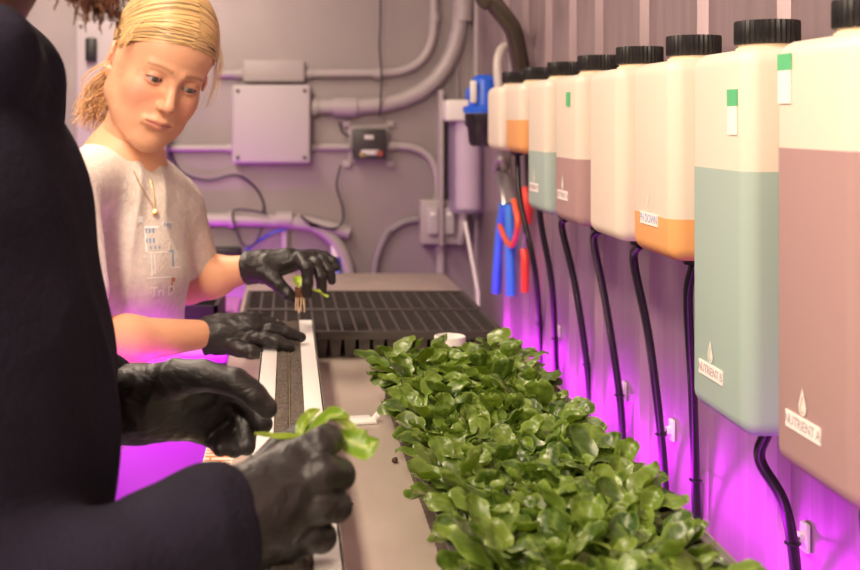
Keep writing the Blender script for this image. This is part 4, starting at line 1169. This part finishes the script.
RH = glove('glove', Wm,
    palm=[(g(222, 333, 1.855), g(250, 329, 1.85), .0250, .0190), (g(222, 330, 1.86), g(252, 321, 1.875), .0230, .0140), (g(222, 338, 1.85), g(250, 341, 1.84), .022, .0130)],
    fingers=[([g(250, 341, 1.835), g(264, 339, 1.82), g(277, 342, 1.815), g(290, 347, 1.815)], [.0125, .0105, .0094, .0076]),
             ([g(252, 334, 1.85), g(270, 331, 1.85), g(287, 333, 1.855), g(301, 337, 1.86)], [.0125, .0102, .0092, .0076]),
             ([g(252, 326, 1.87), g(268, 324, 1.88), g(279, 328, 1.885), g(289, 333, 1.89)], [.0120, .0100, .0090, .0075]),
             ([g(248, 320, 1.885), g(262, 319, 1.90), g(272, 324, 1.905), g(280, 330, 1.90)], [.0110, .0090, .0082, .007]),
             ([g(226, 344, 1.84), g(240, 349, 1.82), g(251, 352, 1.81), g(258, 353, 1.81)], [.0140, .0110, .0096, .0080])],
    cuff=(g(204, 336, 1.86), g(224, 334, 1.856), .0300, .0250), wr=dict(amp=.0017, scale=34, seed=2.0))
# plug in her fingers
m_plug = mat('brown_plug', (.16, .07, .03), .9, bump=.8, bscale=300); m_root = mat('cream_roots', (.80, .62, .42), .8)
pt = thing('seedling_plug', g(300, 312, 1.985), 'young seedling in brown rooted plug pinched in the woman\'s gloved fingers', 'seedling')
MB().tube([g(299, 287, 1.985), g(300, 296, 1.985), g(300, 307, 1.985)], [.0072, .0078, .006], 12).build('plug', m_plug, pt)
mb = MB()
for k in range(9):
    a = k * .7; off = Vector((math.cos(a) * .0066, math.sin(a) * .0066 - .0012, 0))
    mb.tube(spline([g(300, 297, 1.985) + off * 1.08, g(300, 304, 1.985) + off * 1.15, g(300 + hr.uniform(-2, 2), 312 + hr.uniform(-3, 1), 1.985) + off * .8], 4), .0011, 5)
mb.build('roots', m_root, pt)
def leafobj(name, parent, specs, lift=(0, 0, 0)):
    V, F, Cc = [], [], []
    for s_ in specs: leaf(V, F, Cc, *s_)
    return mesh_obj(name, V, F, m_leaf, parent, True, np.array(Cc))
YG = (.42, .58, .05)
b_ = g(299, 289, 1.98)
leafobj('foliage', pt, [(tuple(b_), 1.6, 1.2, .022, .0075, .006, .8, .3, YG, 0), (tuple(b_), -.1, .15, .030, .010, .022, .9, .3, YG, 0), (tuple(b_), 2.6, 1.3, .016, .006, .006, .6, .3, YG, 0)])

# ============================================================ man
Mn = thing('person', (-.36, .95, 0), 'man in dark hooded sweatshirt and black gloves standing at left foreground', 'person')
MR = dict(sh=Vector((-.33, .74, CZ + .03)), el=Vector((-.30, .66, CZ - .325)), wr=P(232, 520, .895))
ML = dict(sh=Vector((-.30, 1.16, CZ + .03)), el=Vector((-.36, 1.22, CZ - .26)), wr=P(118, 404, 1.165))
neck = Vector((-.285, .945, CZ + .09))
# head + hands body mesh
MHX = head_xf(Vector((-.112, .900, CZ + .203)), math.radians(62), math.radians(17), 0, 1.0, ref=(0, -.080, .004))
fd = Field((-.11, -.135, -.24), (.11, .14, .155), .0028); A = fd.add
A('ell', (0, .018, .045), (.076, .098, .090), k=.01); A('ell', (0, -.030, -.010), (.062, .058, .082), k=.03); A('ell', (0, -.038, .052), (.058, .044, .046), k=.03)
for s in (-1, 1):
    A('cone', (s * .056, -.002, -.055), (s * .016, -.066, -.104), .020, .016, k=.03); A('ell', (s * .036, -.055, -.026), (.026, .024, .026), k=.02)
    fd.sub('ell', (s * .031, -.094, .003), (.017, .015, .011), k=.016); A('ell', (s * .031, -.0715, .003), (.015, .014, .013), k=.004)
    A('ell', (s * .078, .006, -.002), (.0075, .0185, .031), k=.006); fd.sub('ell', (s * .086, .003, .003), (.0065, .0095, .0185), k=.004)
    A('ell', (s * .011, -.0945, -.0335), (.007, .0085, .0065), k=.006); A('cone', (s * .010, -.083, .021), (s * .040, -.070, .021), .009, .009, k=.012)
A('cone', (0, -.082, .010), (0, -.107, -.028), .007, .010, k=.012)
for L_ in LIPS: A('cone', *L_, k=.004)
A('cone', (0, .02, -.05), tuple(MHX.inverted() @ (neck + Vector((-.02, .01, -.06)))), .052, .058, k=.03)
Vh, Fh = fd.mesh(); wb = np.clip((-.050 - Vh[:, 2]) / .02, 0, 1) * np.clip((.02 - Vh[:, 1]) / .02, 0, 1); wb = np.maximum(wb, np.clip((Vh[:, 2] - .03 + Vh[:, 1] * .6 ) / .02, 0, 1)); ch = np.array((.62, .34, .25)) * (1 - wb[:, None]) + np.array((.16, .07, .04)) * wb[:, None]; Vh = smooth_mesh(Vh, Fh, 1) @ np.array(MHX.to_3x3()).T + np.array(MHX.translation)
fb = Field(np.min(arr([*MR.values(), *ML.values()]), 0) - .1, np.max(arr([*MR.values(), *ML.values()]), 0) + .12, .006)
fb.add('cone', (-.30, .95, CZ + .02), (-.32, .95, CZ - .30), .09, .10, k=.03)
for d_ in (MR, ML):
    fb.add('cone', (-.31, .95, CZ - .01), tuple(d_['sh']), .06, .05, k=.03); fb.add('cone', tuple(d_['sh']), tuple(d_['el']), .045, .038, k=.02); fb.add('cone', tuple(d_['el']), tuple(d_['wr']), .038, .026, k=.02)
Vb, Fb = fb.mesh()
mesh_obj('body', np.vstack([Vh, Vb]), np.vstack([Fh, Fb + len(Vh)]), m_skin, Mn, True, np.vstack([ch, np.tile(np.array((.62, .34, .25)), (len(Vb), 1))]))
eyes(MHX, EYES, (.05, -1, -.35), Mn)
# beard and hair
m_beard = mat('brown_hair', (.14, .06, .03), .6, attr=True)
mbh = MB(); colh = []
HXs = HX; HX = MHX
for k in range(1300):
    s = -1 if k % 2 else 1; t_ = hr.random()
    a = np.array((s * .060, 0, -.03)) * (1 - t_) + np.array((s * .012 * hr.random(), -.078, -.112)) * t_ + rng.normal(0, .008, 3)
    d = np.array((s * .35 * (1 - t_), -.35 * t_ - .05, -1)) ; d = d / np.linalg.norm(d)
    strand([a + d * q + rng.normal(0, .0015, 3) for q in (0, .004, .008, .012)], .0010, np.array((.20, .085, .045)) * hr.uniform(.6, 1.4))
for k in range(1500):
    v = rng.normal(0, 1, 3); v[2] = abs(v[2]) ; v /= np.linalg.norm(v)
    if v[1] < -.5 and v[2] < .75: continue
    p = cap_pt(v, 1.0); d = np.array((v[0] * .4, v[1] * .3 + .6, v[2] * .3 - .2)); strand([p - v * .004, p + d * .008, p + d * .018 - v * .004, p + d * .028 - v * .010], .0012, np.array((.16, .075, .04)) * hr.uniform(.6, 1.3))
o = mesh_obj('hair_and_beard', mbh.v, mbh.f, m_beard, Mn, True, np.array(colh)); HX = HXs
# hoodie
pts = arr([*MR.values(), *ML.values(), Vector((-.34, .95, .80)), Vector((-.4, .95, CZ + .2))])
fs = Field(np.min(pts, 0) - .16, np.max(pts, 0) + .13, .0052)
T0, T1, T2 = Vector((-.306, .955, CZ - .09)), Vector((-.300, .955, CZ - .25)), Vector((-.296, .95, CZ - .50))
ax = ((0, 1, 0), .62)
fs.add('cone', tuple(T0), tuple(T1), .140, .150, ax, k=.05); fs.add('cone', tuple(T1), tuple(T2), .150, .155, ax, k=.05)
for d_ in (MR, ML):
    fs.add('cone', (-.31, .95, CZ + .015), tuple(d_['sh'] + Vector((0, 0, -.01))), .075, .070, k=.05)
    fs.add('cone', tuple(d_['sh']), tuple(d_['el']), .072, .060, k=.03)
    fs.add('cone', tuple(d_['el']), tuple(d_['el'].lerp(d_['wr'], .80)), .055, .037, k=.03)
fs.add('cone', tuple(d_['el'].lerp(d_['wr'], .80)), tuple(d_['el'].lerp(d_['wr'], .88)), .046, .038, k=.01)
a = MR['el'].lerp(MR['wr'], .80); b = MR['el'].lerp(MR['wr'], .93); fs.add('cone', tuple(a), tuple(b), .040, .040, k=.01)
# bunched hood around the neck
ring = [Vector((-.312 + .085 * math.cos(t), .945 + .105 * math.sin(t), CZ + .062 + .030 * math.cos(t + 2.6))) for t in np.linspace(0, 2 * math.pi, 15)]
fs.chain([tuple(p) for p in ring], [.030 + .009 * math.sin(i * 2.1) for i in range(15)], k=.02)
fs.add('ell', (-.40, .95, CZ + .055), (.07, .12, .055), k=.04)
fs.sub('cone', (-.29, .945, CZ + .05), (-.28, .945, CZ + .30), .055, .085, k=.01)
fs.sub('fn', fs.lo, fs.lo + fs.h * fs.n, lambda X, Y, Z: (Z - (.80)) + 0 * (X + Y), k=.003)
build_field(fs, 'hoodie', m_hood, Mn, wr=dict(amp=.010, scale=6.5, seed=7.7, stretch=(1, 1, .6)), it=2)
legs(Mn, Vector((-.33, .95, .84)), [Vector((-.34, .80, 0)), Vector((-.36, 1.10, 0))], .12, m=mat('black_trousers', (.015, .015, .018), .8), face=(1, 0))
# man's gloves
glove('glove', Mn,
    palm=[(g(238, 512, .90), g(288, 468, .925), .0300, .0190), (g(240, 520, .90), g(290, 492, .915), .0290, .0180), (g(242, 528, .90), g(290, 517, .915), .0290, .0170), (g(244, 535, .905), g(284, 542, .925), .0270, .0160), (g(240, 515, .91), g(275, 480, .95), .024, .018)],
    fingers=[([g(286, 465, .93), g(318, 446, .93), g(328, 440, .950), g(322, 438, .975)], [.0165, .0125, .0112, .0092]),
             ([g(290, 487, .92), g(322, 474, .915), g(339, 474, .935), g(332, 470, .965), g(316, 466, .975)], [.0170, .0128, .0115, .0102, .009]),
             ([g(290, 512, .92), g(318, 506, .915), g(336, 506, .93), g(331, 502, .960), g(312, 498, .965)], [.0165, .0128, .0115, .0102, .009]),
             ([g(284, 536, .925), g(307, 537, .92), g(322, 538, .935), g(318, 532, .96), g(302, 526, .965)], [.0155, .0118, .0108, .0095, .0085]),
             ([g(258, 480, .955), g(280, 452, .985), g(300, 437, .99), g(316, 431, .985)], [.0180, .0130, .0115, .0090])],
    cuff=(g(205, 530, .875), g(240, 518, .90), .0400, .0330), h=.0017, wr=dict(amp=.0012, scale=30, seed=5.0))
glove('glove', Mn,
    palm=[(g(140, 402, 1.16), g(196, 386, 1.165), .0310, .0210), (g(140, 404, 1.165), g(202, 398, 1.185), .0300, .0190), (g(140, 406, 1.165), g(203, 411, 1.19), .0300, .0180), (g(142, 410, 1.16), g(198, 424, 1.185), .0270, .0160), (g(140, 395, 1.15), g(178, 378, 1.135), .0260, .0170)],
    fingers=[([g(172, 379, 1.135), g(204, 375, 1.12), g(236, 382, 1.11), g(255, 396, 1.105), g(267, 408, 1.105)], [.0185, .0132, .0125, .0112, .0088]),
             ([g(202, 394, 1.18), g(232, 396, 1.20), g(252, 408, 1.19), g(263, 424, 1.17)], [.0150, .0120, .0106, .0088]),
             ([g(204, 406, 1.185), g(232, 412, 1.205), g(246, 428, 1.19), g(246, 446, 1.165)], [.0150, .0120, .0108, .0090]),
             ([g(202, 418, 1.185), g(222, 426, 1.205), g(235, 438, 1.185), g(233, 450, 1.16)], [.0145, .0116, .0104, .0088]),
             ([g(197, 427, 1.18), g(211, 436, 1.19), g(221, 443, 1.175), g(222, 449, 1.155)], [.0130, .0104, .0094, .008])],
    cuff=(g(112, 405, 1.165), g(140, 403, 1.163), .0375, .0330), h=.0017, wr=dict(amp=.0014, scale=28, seed=6.0))
# seedling in his fingers
ht = thing('seedling', g(318, 432, .97), 'loose yellow green seedling with long leaves pinched in the man\'s black fist', 'seedling')
def ribbon_leaf(name, pts, wds, nrm_, tone, cup=.25):
    """leaf blade following a centre line"""
    pp = spline(pts, 5); n = len(pp); V, F, Cc = [], [], []
    ws = np.interp(np.linspace(0, len(wds) - 1, n), range(len(wds)), wds); nv = 8
    for i, p in enumerate(pp):
        t = (pp[min(i + 1, n - 1)] - pp[max(i - 1, 0)]).normalized(); nn = Vector(nrm_); sd = t.cross(nn).normalized(); nn = sd.cross(t)
        for j in range(nv + 1):
            q = j / nv * 2 - 1; V.append(tuple(p + sd * q * ws[i] + nn * (-cup * ws[i] * (1 - q * q) + .0006 * math.sin(i * .9 + q * 3))))
            k = max(0, 1 - abs(q) * 5) * .7 + (.4 if abs(q) > .95 else 0); Cc.append(np.array(tone) * (1 - k) + np.array((.40, .46, .10)) * k)
    for i in range(n - 1):
        for j in range(nv): a = i * (nv + 1) + j; F.append((a, a + 1, a + nv + 2, a + nv + 1))
    return mesh_obj(name, V, F, m_leaf, ht, True, np.array(Cc))
ribbon_leaf('leaf', [g(310, 437, .975), g(292, 436, .97), g(272, 435, .965), g(254, 433, .96)], [.003, .004, .0045, .001], (0, -.3, 1), (.22, .32, .02), .5)
ribbon_leaf('leaf', [g(298, 437, .975), g(302, 424, .98), g(310, 414, .98), g(320, 409, .985)], [.003, .005, .005, .001], (-.4, -.8, .3), (.20, .31, .02), .3)
ribbon_leaf('leaf', [g(302, 438, .975), g(316, 424, .97), g(328, 414, .965), g(340, 413, .96), g(350, 418, .96)], [.002, .006, .0075, .005, .001], (-.3, -.5, .8), (.15, .27, .016), .35)
ribbon_leaf('leaf', [g(330, 418, .975), g(342, 420, .97), g(352, 428, .965), g(358, 437, .965)], [.0012, .0035, .004, .001], (.2, -.9, .3), (.28, .38, .05), .2)
ribbon_leaf('leaf', [g(328, 432, .975), g(340, 434, .965), g(352, 440, .955), g(366, 445, .95), g(379, 440, .95)], [.002, .005, .0115, .0125, .001], (-.1, -.75, .6), (.15, .27, .016), .3)
MB().tube(spline([g(300, 440, .975), g(312, 436, .972), g(330, 428, .968)]), .0022, 8).build('stem', mat('pale_stem', (.5, .62, .18), .4), ht)
